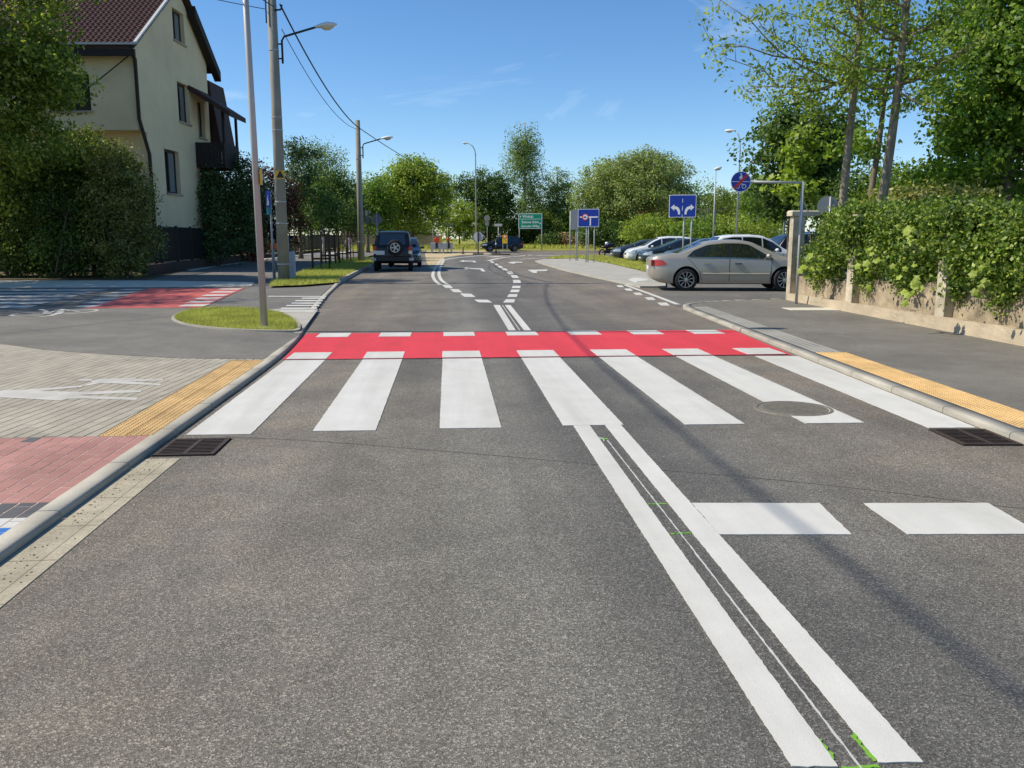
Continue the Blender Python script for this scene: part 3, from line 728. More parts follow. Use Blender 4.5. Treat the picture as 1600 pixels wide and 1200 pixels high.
# left: side street crossing
SZ = PZ+0.0065
for k, y in enumerate([451, 455.6, 460.9, 466.2, 471.3, 476.3]):
    Y = gp(0, y, SZ)[1]-1.0
    Y = [25.3, 23.95, 22.6, 21.4, 20.25, 19.2][k]*1.0
    mark('crossing_stripe', rect(-14.0, -9.75+k*0.16, Y-0.27, Y+0.27), 'white_paint', SZ, side, 0.004, 0.1)
    mark('crossing_block', rect(-9.3+k*0.27, -8.65+k*0.22, Y-0.27, Y+0.27), 'white_paint', SZ+0.005, side, 0)
    mark('crossing_block', rect(-6.55+k*0.15, -5.95+k*0.14, Y-0.27, Y+0.27), 'white_paint', SZ+0.005, side, 0)
mark('cycle_crossing', [(-8.7, 25.9), (-5.95, 25.9), (-5.2, 18.6), (-7.6, 18.6)], 'faded_red_paint', SZ, side, 0.004, 0.1)
Zd = lambda X, Y: (410+X/8, 340+Y/8)
pxm('edge_line', [Zd(*p) for p in [(70, 978), (800, 982), (798, 990), (70, 988)]], SZ, parent=side)
for (xa, xb, y) in [(500, 822, 1006), (415, 795, 1038), (370, 775, 1068), (305, 752, 1098), (240, 722, 1132), (215, 690, 1168)]:
    pxm('ramp_stripe', [Zd(xa, y-6), Zd(xb-36, y-8), Zd(xb-46, y+8), Zd(xa-12, y+7)], SZ, parent=side)
Z2 = lambda X, Y: (X/4, 300+Y/4)
# cycle symbol
def ringpoly(cx, cy, rx, ry, t):
    n = 28; return [(cx+rx*math.cos(2*math.pi*k/n), cy+ry*math.sin(2*math.pi*k/n)) for k in range(n)], [(cx+(rx-t)*math.cos(2*math.pi*k/n), cy+(ry-t*1.3)*math.sin(2*math.pi*k/n)) for k in range(n)]
for c in (gp(124, 486.3, SZ), gp(48, 490.5, SZ)):
    o, i = ringpoly(c[0], c[1], 0.34, 0.5, 0.07); n = len(o)
    put('cycle_symbol', [(p[0], p[1], SZ) for p in o+i], [(k, (k+1) % n, n+(k+1) % n, n+k) for k in range(n)], 'old_white_paint', cycle_path)
a, b = gp(124, 486.3, SZ), gp(48, 490.5, SZ)
for pts in ([(124, 486.5), (96, 484), (70, 490), (48, 490.5)], [(96, 484), (84, 492), (62, 495)], [(98, 483), (92, 490.5), (70, 490)], [(62, 483), (72, 486), (70, 490)]):
    SZ += 0.0015; ribbon(pts, 0.085, 'cycle_symbol', SZ, 'old_white_paint', cycle_path)
# walking figures painted on the grey pavers
Z8 = lambda X, Y: (X/4, 560+Y/4)
pxm('pedestrian_symbol', [Z8(*p) for p in [(-60, 205), (60, 198), (130, 195), (240, 188), (510, 169), (515, 178), (300, 198), (250, 203), (500, 209), (880, 196), (882, 211), (500, 228), (540, 235), (868, 245), (850, 260), (520, 250), (420, 252), (380, 263), (280, 258), (120, 249), (-60, 240)]], PZ+0.0025, 'old_white_paint', bed, 0.0, False)
pxm('pedestrian_symbol', [Z8(*p) for p in [(480, 133), (500, 128), (560, 127), (580, 132), (575, 139), (600, 132), (650, 127), (850, 121), (852, 127), (760, 131), (1022, 129), (1022, 138), (800, 143), (1012, 160), (1002, 168), (760, 158), (625, 152), (600, 160), (540, 171), (530, 165), (578, 153), (570, 146), (574, 139), (500, 140)]], PZ+0.0025, 'old_white_paint', bed, 0.0, False)

# drains and manhole, set in the road
def grate(x, y, w, l, rz, lab):
    o = tag(E('drain_grate', (x, y, 0.006), rz), lab, 'drain grate', 'road drain grates')
    MB().box(-w/2-0.01, w/2+0.01, -l/2-0.01, l/2+0.01, -0.02, -0.0035).obj('pit', 'void_black', o)
    f = MB(); t = 0.03
    f.box(-w/2, w/2, -l/2, -l/2+t, -0.003, 0.006); f.box(-w/2, w/2, l/2-t, l/2, -0.003, 0.006)
    f.box(-w/2, -w/2+t, -l/2+t, l/2-t, -0.003, 0.006); f.box(w/2-t, w/2, -l/2+t, l/2-t, -0.003, 0.006)
    f.box(-t/2, t/2, -l/2+t, l/2-t, -0.003, 0.007)
    f.obj('frame', 'grate_iron', o)
    n = 10
    for k in range(n):
        yy = -l/2+t+(k+0.6)*(l-2*t)/n
        for a, b in ((-w/2+t, -t/2), (t/2, w/2-t)): MB().box(a, b, yy-0.009, yy+0.009, -0.003, 0.005).obj('bar', 'grate_iron', o)
    return o
grate(-1.86, 6.22, 0.42, 0.50, 0, 'rusty drain grate in the gutter at the left end of the zebra')
grate(4.03, 6.08, 0.44, 0.52, -0.07, 'rusty drain grate beside the right kerb below the last zebra stripe')
mh = tag(E('manhole', (3.09, 7.27, 0.004)), 'round iron manhole cover interrupting a white zebra stripe', 'manhole')
MB().lathe([(0.31, 0.0), (0.31, 0.004), (0.34, 0.0035), (0.345, -0.004)], 'z', 40).obj('rim', 'manhole_iron', mh)
c = MB(); c.lathe([(0.0001, 0.004), (0.30, 0.004), (0.303, 0.001)], 'z', 40)
for k in range(-5, 6):
    hw = math.sqrt(max(0.0, 0.27**2-(k*0.05)**2)); c.box(-hw, hw, k*0.05-0.012, k*0.05+0.012, 0.0042, 0.0060)
c.obj('cover', 'manhole_iron', mh)
cov = tag(E('cover_slab', (*gp(1270, 483, 0.052), 0.054), -0.05), 'pale square concrete cover slab in the asphalt footway by the ivy wall', 'cover slab')
MB().cbox(-0.55, 0.55, -0.3, 0.3, -0.03, 0.006, 0.004).obj('slab', 'beige_path', cov)

# grass island with its thin border
isl_px = [(268, 498), (276, 491.5), (292, 486.5), (312, 483.2), (345, 482), (380, 482.5), (410, 485), (440, 490.5), (458, 498), (467, 506), (470, 513), (464, 518.5), (430, 519), (380, 517.5), (330, 514), (290, 508.5), (273, 503)]
isl = ccw([gp(*p, PZ) for p in isl_px])
isl = ccw(spline(isl+[isl[0]], 5)[:-1])
cx0 = sum(p[0] for p in isl)/len(isl); cy0 = sum(p[1] for p in isl)/len(isl)
inner = [(cx0+(p[0]-cx0)*0.955, cy0+(p[1]-cy0)*0.955) for p in isl]
n = len(isl)
bord = struct(put('island_border', [(p[0], p[1], PZ) for p in isl]+[(p[0], p[1], PZ+0.03) for p in isl]+[(p[0], p[1], PZ+0.03) for p in inner], [(i, (i+1) % n, n+(i+1) % n, n+i) for i in range(n)]+[(n+i, n+(i+1) % n, 2*n+(i+1) % n, 2*n+i) for i in range(n)], 'kerb_concrete'))
island = struct(sheet('grass_island', inner, PZ+0.022, 'turf'))
rp = [gp(*p, PZ) for p in [(413, 484.5), (445, 482), (497, 484), (476, 512), (470, 514), (471, 508), (462, 498), (441, 488)]]
struct(sheet('island_paving', ccw(rp), PZ+0.004, 'footway_slab'))
def inside(p, poly):
    r = False; j = len(poly)-1
    for i in range(len(poly)):
        if (poly[i][1] > p[1]) != (poly[j][1] > p[1]) and p[0] < (poly[j][0]-poly[i][0])*(p[1]-poly[i][1])/(poly[j][1]-poly[i][1])+poly[i][0]: r = not r
        j = i
    return r
def blades(name, poly, z, count, h, w, label, seed=1, dens=None):
    rg = np.random.default_rng(seed)
    P = np.array(poly); lo, hi = P.min(0), P.max(0); pts = []
    while len(pts) < count:
        q = lo+(hi-lo)*rg.random((count, 2))
        pts += [tuple(t) for t in q if inside(t, poly)]
    p = np.array(pts[:count]); n = count
    a = rg.random(n)*6.283; hh = h*(0.5+rg.random(n)*0.9); lean = rg.normal(0, 0.35, (n, 2))*hh[:, None]
    dx = np.cos(a)*w/2; dy = np.sin(a)*w/2
    V = np.zeros((n, 3, 3))
    V[:, 0] = np.c_[p[:, 0]-dx, p[:, 1]-dy, np.full(n, z)]; V[:, 1] = np.c_[p[:, 0]+dx, p[:, 1]+dy, np.full(n, z)]; V[:, 2] = np.c_[p[:, 0]+lean[:, 0], p[:, 1]+lean[:, 1], z+hh]
    o = np_mesh(name, V.reshape(-1, 3), 3, 'grass_blade'); o['kind'] = 'stuff'; o['label'] = label; o['category'] = 'grass'
    return o
def np_mesh(name, V, k, mat, parent=None):
    """many separate k-sided faces from a vertex array"""
    me = bpy.data.meshes.new(name); nv = len(V); nf = nv//k
    me.vertices.add(nv); me.vertices.foreach_set('co', np.ascontiguousarray(V, dtype=np.float32).ravel())
    me.loops.add(nv); me.loops.foreach_set('vertex_index', np.arange(nv, dtype=np.int32))
    me.polygons.add(nf); me.polygons.foreach_set('loop_start', np.arange(0, nv, k, dtype=np.int32))
    try: me.polygons.foreach_set('loop_total', np.full(nf, k, dtype=np.int32))
    except Exception: pass
    mats = mat if isinstance(mat, (list, tuple)) else [mat]
    for m in mats: me.materials.append(M[m])
    me.update(calc_edges=True)
    o = bpy.data.objects.new(name, me); COL.objects.link(o)
    if parent is not None: o.parent = parent
    return o
blades('grass', inner, PZ+0.02, 26000, 0.05, 0.008, 'short mown grass on the small kerbed island round the steel pole', 1)
blades('grass', strip_poly, 0.10, 30000, 0.09, 0.018, 'mown grass strip between the footpath and the parked off-road car', 2)
blades('grass', ccw([gp(*p, 0.08) for p in verge_r]), 0.08, 30000, 0.10, 0.03, 'grass verge in front of the row of parked cars', 3)
# ------------------------------------------------------------------ buildings
def bool_cut(o, cutter_mb):
    c = cutter_mb.obj('cutter', 'house_render' if o.name.startswith('wall') else 'seam'); c.parent = o.parent
    for q in (o.data, c.data):
        bm = bmesh.new(); bm.from_mesh(q); bmesh.ops.recalc_face_normals(bm, faces=bm.faces); bm.to_mesh(q); bm.free()
    md = o.modifiers.new('cut', 'BOOLEAN'); md.operation = 'DIFFERENCE'; md.solver = 'EXACT'; md.object = c
    try: md.material_mode = 'TRANSFER'
    except Exception: pass
    bpy.context.view_layer.update()
    dg = bpy.context.evaluated_depsgraph_get()
    me = bpy.data.meshes.new_from_object(o.evaluated_get(dg))
    o.modifiers.clear(); old = o.data; o.data = me; me.name = o.name
    bpy.data.meshes.remove(old)
    cm = c.data; bpy.data.objects.remove(c); bpy.data.meshes.remove(cm)
HX = -16.1
def house():
    x0, y0 = HX*math.cos(YAW)+38*math.sin(YAW), -HX*math.sin(YAW)+38*math.cos(YAW)
    h = tag(E('house', (x0, y0, 0.05), -YAW), 'tall cream rendered house with brown tiled roof behind the hedge', 'house')
    prof = [(0, 0), (9.0, 0), (9.0, 10.75), (5.45, 13.35), (0, 9.55)]
    n = len(prof); v = [(-14, p[0], p[1]) for p in prof]+[(0, p[0], p[1]) for p in prof]
    f = [tuple(range(n-1, -1, -1)), tuple(range(n, 2*n))]+[(i, (i+1) % n, n+(i+1) % n, n+i) for i in range(n)]
    w = put('wall', v, f, 'house_render', h)
    ct = MB(); ct.box(-15, 0.5, -0.5, 0.85, -0.5, 6.05)
    wins = [(4.70, 6.15, 10.8, 12.25), (4.75, 6.2, 7.05, 8.9), (2.65, 4.40, 3.55, 5.55), (7.3, 8.3, 6.6, 8.4)]
    for a, b, c, d in wins: ct.box(-0.28, 0.3, a, b, c, d)
    fwin = (-3.75, -1.95, 6.85, 8.35)
    ct.box(fwin[0], fwin[1], -0.3, 0.22, fwin[2], fwin[3])
    bool_cut(w, ct)
    for a, b, c, d in wins:
        fr = MB(); t = 0.09; x = -0.26
        fr.box(x, x+0.07, a, a+t, c, d); fr.box(x, x+0.07, b-t, b, c, d); fr.box(x, x+0.07, a+t, b-t, c, c+t); fr.box(x, x+0.07, a+t, b-t, d-t, d); fr.box(x, x+0.07, (a+b)/2-0.05, (a+b)/2+0.05, c+t, d-t)
        wo = fr.obj('window', 'window_frame', h)
        MB().box(x, x+0.03, a+t, (a+b)/2-0.05, c+t, d-t).obj('pane', 'pane_dark', wo)
        MB().box(x, x+0.03, (a+b)/2+0.05, b-t, c+t, d-t).obj('pane', 'curtain', wo)
        MB().box(-0.2, 0.08, a-0.06, b+0.06, c-0.09, c-0.003).obj('sill', 'wall_render', wo)
    a, b, c, d = fwin; fr = MB(); t = 0.09; y = 0.16
    fr.box(a, a+t, y, y+0.05, c, d); fr.box(b-t, b, y, y+0.05, c, d); fr.box(a+t, b-t, y, y+0.05, c, c+t); fr.box(a+t, b-t, y, y+0.05, d-t, d); fr.box((a+b)/2-0.05, (a+b)/2+0.05, y, y+0.05, c+t, d-t)
    wo = fr.obj('window', 'window_frame', h)
    MB().box(a+t, (a+b)/2-0.05, y, y+0.03, c+t, d-t).obj('pane', 'pane_dark', wo); MB().box((a+b)/2+0.05, b-t, y, y+0.03, c+t, d-t).obj('pane', 'pane_dark', wo)
    MB().box(a-0.06, b+0.06, -0.08, 0.12, c-0.09, c-0.003).obj('sill', 'wall_render', wo)
    # roof: tiled front slope, dark back slope, verge boards, eaves
    ey, ez, ry, rz = -0.55, 9.42, 5.45, 13.62
    sl = math.hypot(ry-ey, rz-ez); nr = 22; cw = 0.24; ncol = int(14.6/cw)
    V = []; F = []; sub = 6
    ux, uy = (ry-ey)/sl, (rz-ez)/sl
    nx = ncol*sub+1
    rows = []
    for r in range(nr):
        for q, hh in ((0.0, 0.055), (0.985, 0.015)): rows.append(((r+q)*sl/nr, hh))
    for s, hh in rows:
        for i in range(nx):
            x = 0.32-i*cw/sub; k = math.sin(2*math.pi*(i % sub)/sub); hgt = hh+0.035*k+0.03
            V.append((x, ey+ux*s-uy*hgt, ez+uy*s+ux*hgt))
    for r in range(len(rows)-1):
        for i in range(nx-1): F.append((r*nx+i+1, r*nx+i, (r+1)*nx+i, (r+1)*nx+i+1))
    roof = MB()
    roof.add([(0.3, ey, ez), (0.3, ry, rz), (-14.3, ry, rz), (-14.3, ey, ez), (0.3, ey, ez-0.14), (0.3, ry, rz-0.14), (-14.3, ry, rz-0.14), (-14.3, ey, ez-0.14)], [(0, 1, 2, 3), (7, 6, 5, 4), (0, 4, 5, 1), (3, 2, 6, 7), (0, 3, 7, 4)])
    by, bz = 9.85, 10.35
    roof.add([(0.3, ry, rz), (0.3, by, bz), (-14.3, by, bz), (-14.3, ry, rz), (0.3, ry, rz-0.14), (0.3, by, bz-0.2), (-14.3, by, bz-0.2), (-14.3, ry, rz-0.14)], [(0, 1, 2, 3), (7, 6, 5, 4), (0, 4, 5, 1), (3, 2, 6, 7), (1, 5, 6, 2)])
    ro = roof.obj('roof', 'roof_dark', h)
    tl = put('roof_tiles', V, F, 'roof_tile', ro); tl['kind'] = 'stuff'
    MB().add([(0.42, ey-0.06, ez+0.02), (0.42, ry, rz+0.06), (0.30, ry, rz+0.06), (0.30, ey-0.06, ez+0.02), (0.42, ey-0.06, ez+0.12), (0.42, ry, rz+0.16), (0.30, ry, rz+0.16), (0.30, ey-0.06, ez+0.12)], [(0, 1, 2, 3), (4, 7, 6, 5), (0, 4, 5, 1), (1, 5, 6, 2), (2, 6, 7, 3), (3, 7, 4, 0)]).obj('verge_flashing', 'gutter_white', ro)
    MB().box(-14.3, 0.34, ey-0.10, ey-0.02, ez+0.0, ez+0.08).obj('eaves_gutter', 'gutter_white', ro)
    MB().box(-14.3, 0.28, ey-0.0, ey+0.16, ez-0.42, ez-0.15).obj('fascia', 'dark_timber', ro)
    MB().add([(0.1, 6.55, 12.75), (0.45, 6.55, 12.75), (0.45, 9.9, 10.25), (0.1, 9.9, 10.25), (0.1, 6.55, 12.25), (0.45, 6.55, 12.25), (0.45, 9.9, 9.75), (0.1, 9.9, 9.75)], [(0, 1, 2, 3), (7, 6, 5, 4), (1, 5, 6, 2), (0, 3, 7, 4), (0, 4, 5, 1), (3, 2, 6, 7)]).obj('verge_board', 'dark_timber', ro)
    # downpipe with its jog
    MB().tube([(0.12, ey-0.02, ez-0.1), (0.12, -0.12, ez-0.5), (0.12, -0.12, 6.5), (0.12, 0.7, 5.1), (0.12, 0.7, 0.1)], 0.085, 8).obj('downpipe', 'downpipe', h, True)
    MB().tube([(0.1, -0.2, 9.2), (-2.0, -0.15, 7.7)], 0.025, 6).obj('stay_rod', 'downpipe', h)
    # balcony wing
    MB().box(0.0, 1.5, 6.7, 9.0, 5.0, 5.2).obj('balcony_floor', 'dark_timber', h)
    rail = E('tmp', (0, 0, 0)); bpy.data.objects.remove(rail)
    for y in np.arange(6.7, 8.9, 0.165): MB().box(1.45, 1.49, y, y+0.15, 5.2, 6.25).obj('balcony_board', 'dark_timber', h)
    for x in np.arange(0.02, 1.42, 0.165): MB().box(x, x+0.15, 6.66, 6.70, 5.2, 6.25).obj('balcony_board', 'dark_timber', h)
    for y in (6.75, 8.8): MB().box(1.38, 1.5, y, y+0.12, 6.25, 8.0).obj('post', 'dark_timber', h)
    lean = MB().add([(-0.05, 6.2, 9.0), (2.0, 6.2, 7.7), (2.0, 8.8, 7.7), (-0.05, 8.8, 9.0), (-0.05, 6.2, 8.75), (2.0, 6.2, 7.45), (2.0, 8.8, 7.45), (-0.05, 8.8, 8.75)], [(0, 1, 2, 3), (7, 6, 5, 4), (0, 4, 5, 1), (1, 5, 6, 2), (2, 6, 7, 3), (3, 7, 4, 0)])
    lean.obj('porch_roof', 'roof_dark', h)
    MB().box(-9, -1.6, 9.01, 15, 0, 8.6).obj('rear_wing', 'house_render', h)
    MB().add([(0.0, 9.2, 9.7), (0.55, 9.2, 6.0), (0.55, 11.6, 6.0), (0.0, 11.6, 9.7), (-6, 9.2, 10.6), (-6, 11.6, 10.6)], [(0, 1, 2, 3), (0, 3, 5, 4), (0, 4, 1)]).obj('rear_roof', 'roof_dark', h)
    return h
house()
def far_house(px, py, D, w, d, hw, hr, wall, roof, label, rz=0.2):
    p = at(px, py, D); o = tag(E('house', (p[0], p[1], 0.3), rz), label, 'house')
    MB().box(-w/2, w/2, -d/2, d/2, 0, hw).obj('wall', wall, o)
    MB().add([(-w/2-0.4, -d/2-0.4, hw-0.1), (w/2+0.4, -d/2-0.4, hw-0.1), (w/2+0.4, d/2+0.4, hw-0.1), (-w/2-0.4, d/2+0.4, hw-0.1), (-w/2-0.4, 0, hw+hr), (w/2+0.4, 0, hw+hr)], [(0, 1, 5, 4), (2, 3, 4, 5), (0, 4, 3), (1, 2, 5), (3, 2, 1, 0)]).obj('roof', roof, o)
    for k in (-0.3, 0.05, 0.35):
        f = MB().box(w*k-0.6, w*k+0.6, -d/2-0.05, -d/2+0.02, hw*0.45, hw*0.45+1.3).obj('window', 'off_white', o)
        MB().box(w*k-0.5, w*k+0.5, -d/2-0.06, -d/2-0.052, hw*0.45+0.1, hw*0.45+1.2).obj('pane', 'pane_dark', f)
far_house(1112, 345, 165, 13, 9, 3.4, 3.4, 'off_white', 'slate_roof', 'far white house with dark grey roof beyond the parking lot trees')
far_house(1000, 335, 190, 12, 9, 5.0, 4.0, 'off_white', 'red_roof', 'far house with red roof glimpsed between the trees')

# ------------------------------------------------------------------ ivy wall
iw = tag(E('garden_wall', (0, 0, 0)), 'low weathered rubble wall with tall concrete pillars, grown over with ivy', 'wall')
wy = [19.9, 16.55, 13.2, 9.85, 6.5, 3.15]
for k, y in enumerate(wy):
    x = wall_x(y)
    s = 0.11 if k == 0 else 0.13
    o = MB().cbox(x-s, x+s*1.6, y-s, y+s, 0, 2.02 if k == 0 else 1.84, 0.01).obj('pillar', 'pillar_concrete', iw)
    cp = MB(); zc = 2.023 if k == 0 else 1.843; cp.cbox(x-s-0.06, x+s*1.6+0.3, y-s-0.06, y+s+0.06, zc, zc+0.127, 0.03); cp.obj('cap', 'pillar_concrete', o)
def rough_wall(y0, y1, xoff, th, z0, hA, hB, name, mat, amp, seed, wave=0.035):
    """low wall panel with an uneven face and a worn, undulating top"""
    r = random.Random(seed); nu = int((y1-y0)/0.11); nz = 8; V = []; F = []
    for i in range(nu+1):
        y = y0+(y1-y0)*i/nu; top = hA+(hB-hA)*i/nu+wave*math.sin(i*0.55+seed)+r.gauss(0, wave*0.34)
        for j in range(nz+1): V.append((wall_x(y)+xoff+r.gauss(0, amp)+0.03*(j/nz), y, z0+(top-z0)*j/nz))
        V.append((wall_x(y)+xoff+th, y, top-0.02)); V.append((wall_x(y)+xoff+th, y, z0))
    m = nz+3
    for i in range(nu):
        for j in range(m-1): F.append((i*m+j, i*m+j+1, (i+1)*m+j+1, (i+1)*m+j))
    F.append(tuple(range(m))); F.append(tuple((nu*m+j) for j in range(m-1, -1, -1)))
    return put(name, V, F, mat, iw)
for k in range(len(wy)-1):
    y0, y1 = wy[k+1]+0.13, wy[k]-0.12
    rough_wall(y0, y1, 0.02, 0.26, 0.2, 0.80 if k else 0.62, 0.70 if k else 0.60, 'wall_panel', 'wall_weathered', 0.0025, k, 0.022)
rough_wall(3.1, 19.78, -0.17, 0.3, 0.0, 0.32, 0.22, 'plinth', 'wall_rubble', 0.0015, 9, 0.006)
rail_m = MB()

# ------------------------------------------------------------------ poles, lamps, wires
def strap(o, z, r): MB().lathe([(r+0.006, z-0.02), (r+0.012, z-0.02), (r+0.012, z+0.02), (r+0.006, z+0.02)], 'z', 14).obj('strap', 'galvanised', o)
def lamp_head(o, base, d, L=0.72):
    """cobra head: body tapers to a nose, bowl underneath"""
    d = Vector(d).normalized(); s = d.cross(Vector((0, 0, 1))).normalized(); u = s.cross(d); b = Vector(base)
    st = [(0.0, 0.045, 0.045), (0.12, 0.09, 0.07), (0.35, 0.15, 0.11), (0.6, 0.16, 0.12), (0.85, 0.11, 0.085), (1.0, 0.03, 0.03)]
    V = []; n = 12
    for t, w, hgt in st:
        for k in range(n):
            a = 2*math.pi*k/n; y = math.sin(a); V.append(b+d*(t*L)+s*(w*math.cos(a))+u*(hgt*(y if y > 0 else y*0.45)))
    F = [(i*n+k, i*n+(k+1) % n, (i+1)*n+(k+1) % n, (i+1)*n+k) for i in range(len(st)-1) for k in range(n)]+[tuple(range(n-1, -1, -1)), tuple((len(st)-1)*n+k for k in range(n))]
    hd = put('lamp_head', V, F, 'lamp_white', o, True)
    V = []
    for t, w, hgt in [(0.28, 0.08, 0.03), (0.42, 0.13, 0.10), (0.62, 0.13, 0.11), (0.82, 0.07, 0.05)]:
        for k in range(n):
            a = math.pi+math.pi*k/(n-1); V.append(b+d*(t*L)+s*(w*math.cos(a))+u*(hgt*math.sin(a)-0.03))
    F = [(i*n+k, i*n+k+1, (i+1)*n+k+1, (i+1)*n+k) for i in range(3) for k in range(n-1)]
    put('bowl', V, F, 'lamp_glass', hd, True)
UP1 = (*gp(444, 438, 0.1), 0.1)
UP2 = (*gp(565, 409, 0.1), 0.1)
def utility_pole(loc, H, r0, r1, zarm, lab, straps, azim):
    o = tag(E('utility_pole', loc), lab, 'utility pole', 'concrete utility poles with street lamps')
    MB().tube([(0, 0, -0.3), (0, 0, H*0.5), (0, 0, H)], [r0, (r0+r1)/2, r1], 20).obj('pole', 'pole_concrete', o, True)
    for z in straps: strap(o, z, r0+(r1-r0)*z/H)
    ca, sa = math.cos(azim), math.sin(azim); r = r0+(r1-r0)*zarm/H
    D = lambda k, z: (ca*k, sa*k, z)
    br = MB(); br.tube([D(r+0.12, zarm-0.75), D(r+0.12, zarm-0.05), D(r+0.2, zarm+0.08), D(r+1.25, zarm+0.38)], 0.035, 8)
    br.box(0, 0.001, 0, 0.001, zarm, zarm+0.001)
    for z in (zarm-0.15, zarm-0.6): br.tube([D(0.02, z), D(r+0.13, z)], 0.025, 6)
    br.obj('lamp_arm', 'dark_metal', o, True)
    lamp_head(o, D(r+1.2, zarm+0.37), (ca, sa, 0.12))
    return o
z1 = vz(UP1[0], UP1[1], 56)-0.1; z2 = vz(UP2[0], UP2[1], 224)-0.1
p1 = utility_pole(UP1, 10.6, 0.195, 0.135, z1-0.1, 'nearer concrete utility pole with street lamp, yellow warning sticker low down', [0.55, 1.9, 2.6, 4.9, 5.3, 7.4], -0.05)
p2 = utility_pole(UP2, vz(UP2[0], UP2[1], 188)-0.1, 0.19, 0.14, z2-0.1, 'farther concrete utility pole with street lamp beside the parked off-road car', [1.2, 6.0], -0.05)
def on_pole(z, az, r): return (math.cos(az)*r, math.sin(az)*r, z)
st = MB(); a0 = -1.15
for i in range(3):
    pass
tri = [(-0.13, 0), (0.13, 0), (0, 0.24)]
st.extr([(-0.14, -0.02), (0.14, -0.02), (0.14, 0.26), (-0.14, 0.26)], on_pole(3.35, -1.25, 0.181), (math.cos(-1.25+math.pi/2), math.sin(-1.25+math.pi/2), 0), (0, 0, 1), 0.006)
so = st.obj('warning_sticker', 'sign_yellow', p1)
MB().extr(tri, on_pole(3.37, -1.25, 0.189), (math.cos(-1.25+math.pi/2), math.sin(-1.25+math.pi/2), 0), (0, 0, 1), 0.004).obj('warning_triangle', 'dark_metal', so)
for z in (8.6, 9.25): MB().tube([(0.1, -0.1, z), (0.3, -0.12, z+0.02), (0.34, -0.12, z+0.16)], 0.03, 6).obj('insulator_bracket', 'dark_metal', p1, True)
MB().tube([(-0.16, -0.12, 10.4), (-0.17, -0.13, 8.2)], 0.025, 6).obj('riser_cable', 'cable_black', p1)
def catenary(a, b, sag, n=40):
    return [(a[0]+(b[0]-a[0])*t, a[1]+(b[1]-a[1])*t, a[2]+(b[2]-a[2])*t-4*sag*t*(1-t)) for t in [i/n for i in range(n+1)]]
def wire(name, a, b, sag, r, lab):
    o = MB().tube(catenary(a, b, sag), r, 6).obj(name, 'cable_black', None, True); tag(o, lab, 'cable', 'overhead cables'); return o
hc1 = vz(UP1[0], UP1[1], 8); hc2 = vz(UP2[0], UP2[1], 201)
A1 = (UP1[0]+0.28, UP1[1]-0.1, hc1); A2 = (UP2[0]+0.15, UP2[1], hc2)
wire('overhead_cable', A1, A2, 0.55, 0.028, 'thick black overhead cable sagging between the two concrete poles')
wire('overhead_cable', (UP1[0]+0.3, UP1[1]-0.1, hc1-0.75), (UP2[0]+0.15, UP2[1], hc2-0.05), 0.75, 0.013, 'thin black overhead cable hanging just below the thick one between the poles')
wire('overhead_cable', (UP2[0]+0.15, UP2[1], hc2), (4.5, 104, 7.6), 0.8, 0.024, 'overhead cable running from the farther concrete pole towards the far trees')
wire('overhead_cable', (UP1[0]+0.1, UP1[1]-0.2, hc1-0.1), (-5.6, -14.0, 9.0), 1.55, 0.0165, 'thick overhead cable bundle running from the nearer pole towards the viewer')
wire('overhead_cable', (UP1[0]-0.18, UP1[1], 8.75), (-16.0, 14.0, 9.0), 0.5, 0.012, 'thin service wire running left from the nearer concrete pole')

SP = (*gp(413.5, 512, PZ+0.02), PZ+0.02)
sp = tag(E('steel_pole', SP), 'slender tapering steel pole standing on the small grass island', 'lamp post')
MB().tube([(0, 0, -0.1), (-0.03, 0, 3.5), (-0.06, 0, 7.0)], [0.058, 0.051, 0.042], 16).obj('pole', 'steel_pole', sp, True)
MB().tube([(-0.06, 0, 6.95), (0.05, 0, 7.2), (0.6, -0.02, 7.35)], 0.03, 8).obj('arm', 'steel_pole', sp, True)
lamp_head(sp, (0.55, -0.02, 7.34), (1, 0, 0.05), 0.6)
MB().cbox(-0.14, 0.14, -0.14, 0.14, -0.05, 0.012, 0.008).obj('base_plate', 'steel_pole', sp)
MB().box(0.052, 0.075, -0.06, 0.03, 2.28, 2.52).obj('yellow_tag', 'sign_yellow', sp)

def lamp_post(px, pyb, D, ytop, lab, arm=(-1, 0), r=0.07, zb=0.0, curved=True, group='far street lamps'):
    x, y, _ = at(px, pyb, D); H = vz(x, y, ytop)-zb
    o = tag(E('street_lamp', (x, y, zb)), lab, 'street lamp', group)
    if curved:
        ax, ay = arm
        pts = [(0, 0, -0.1), (0, 0, H-1.3), (ax*0.08, ay*0.08, H-0.8), (ax*0.35, ay*0.35, H-0.3), (ax*0.9, ay*0.9, H)]
        MB().tube(pts, [r, r*0.75, r*0.6, r*0.55, r*0.5], 8).obj('pole', 'galvanised', o, True); lamp_head(o, (ax*0.85, ay*0.85, H), (ax, ay, 0.02), 0.75)
    else:
        ax, ay = arm
        MB().tube([(0, 0, -0.1), (0, 0, H-0.05)], [r, r*0.7], 8).obj('pole', 'galvanised', o, True)
        lamp_head(o, (-ax*0.12, -ay*0.12, H-0.03), (ax, ay, 0.22), 0.62)
    return o
lamp_post(744, 387, 106, 224, 'tall curved street lamp in the middle beyond the junction', (-1, 0), 0.09, 0.3)
lamp_post(1150, 380, 62, 204, 'tall curved street lamp right behind the round blue sign', (-0.4, 0.2), 0.07)
lamp_post(1114, 380, 60, 264, 'short street lamp with white head between the blue lane sign and the round sign', (0.9, 0.3), 0.06, curved=False)
lamp_post(1224, 380, 42, 162, 'street lamp with pale head in front of the dark maple behind the wall', (0.9, 0.3), 0.06, curved=False)
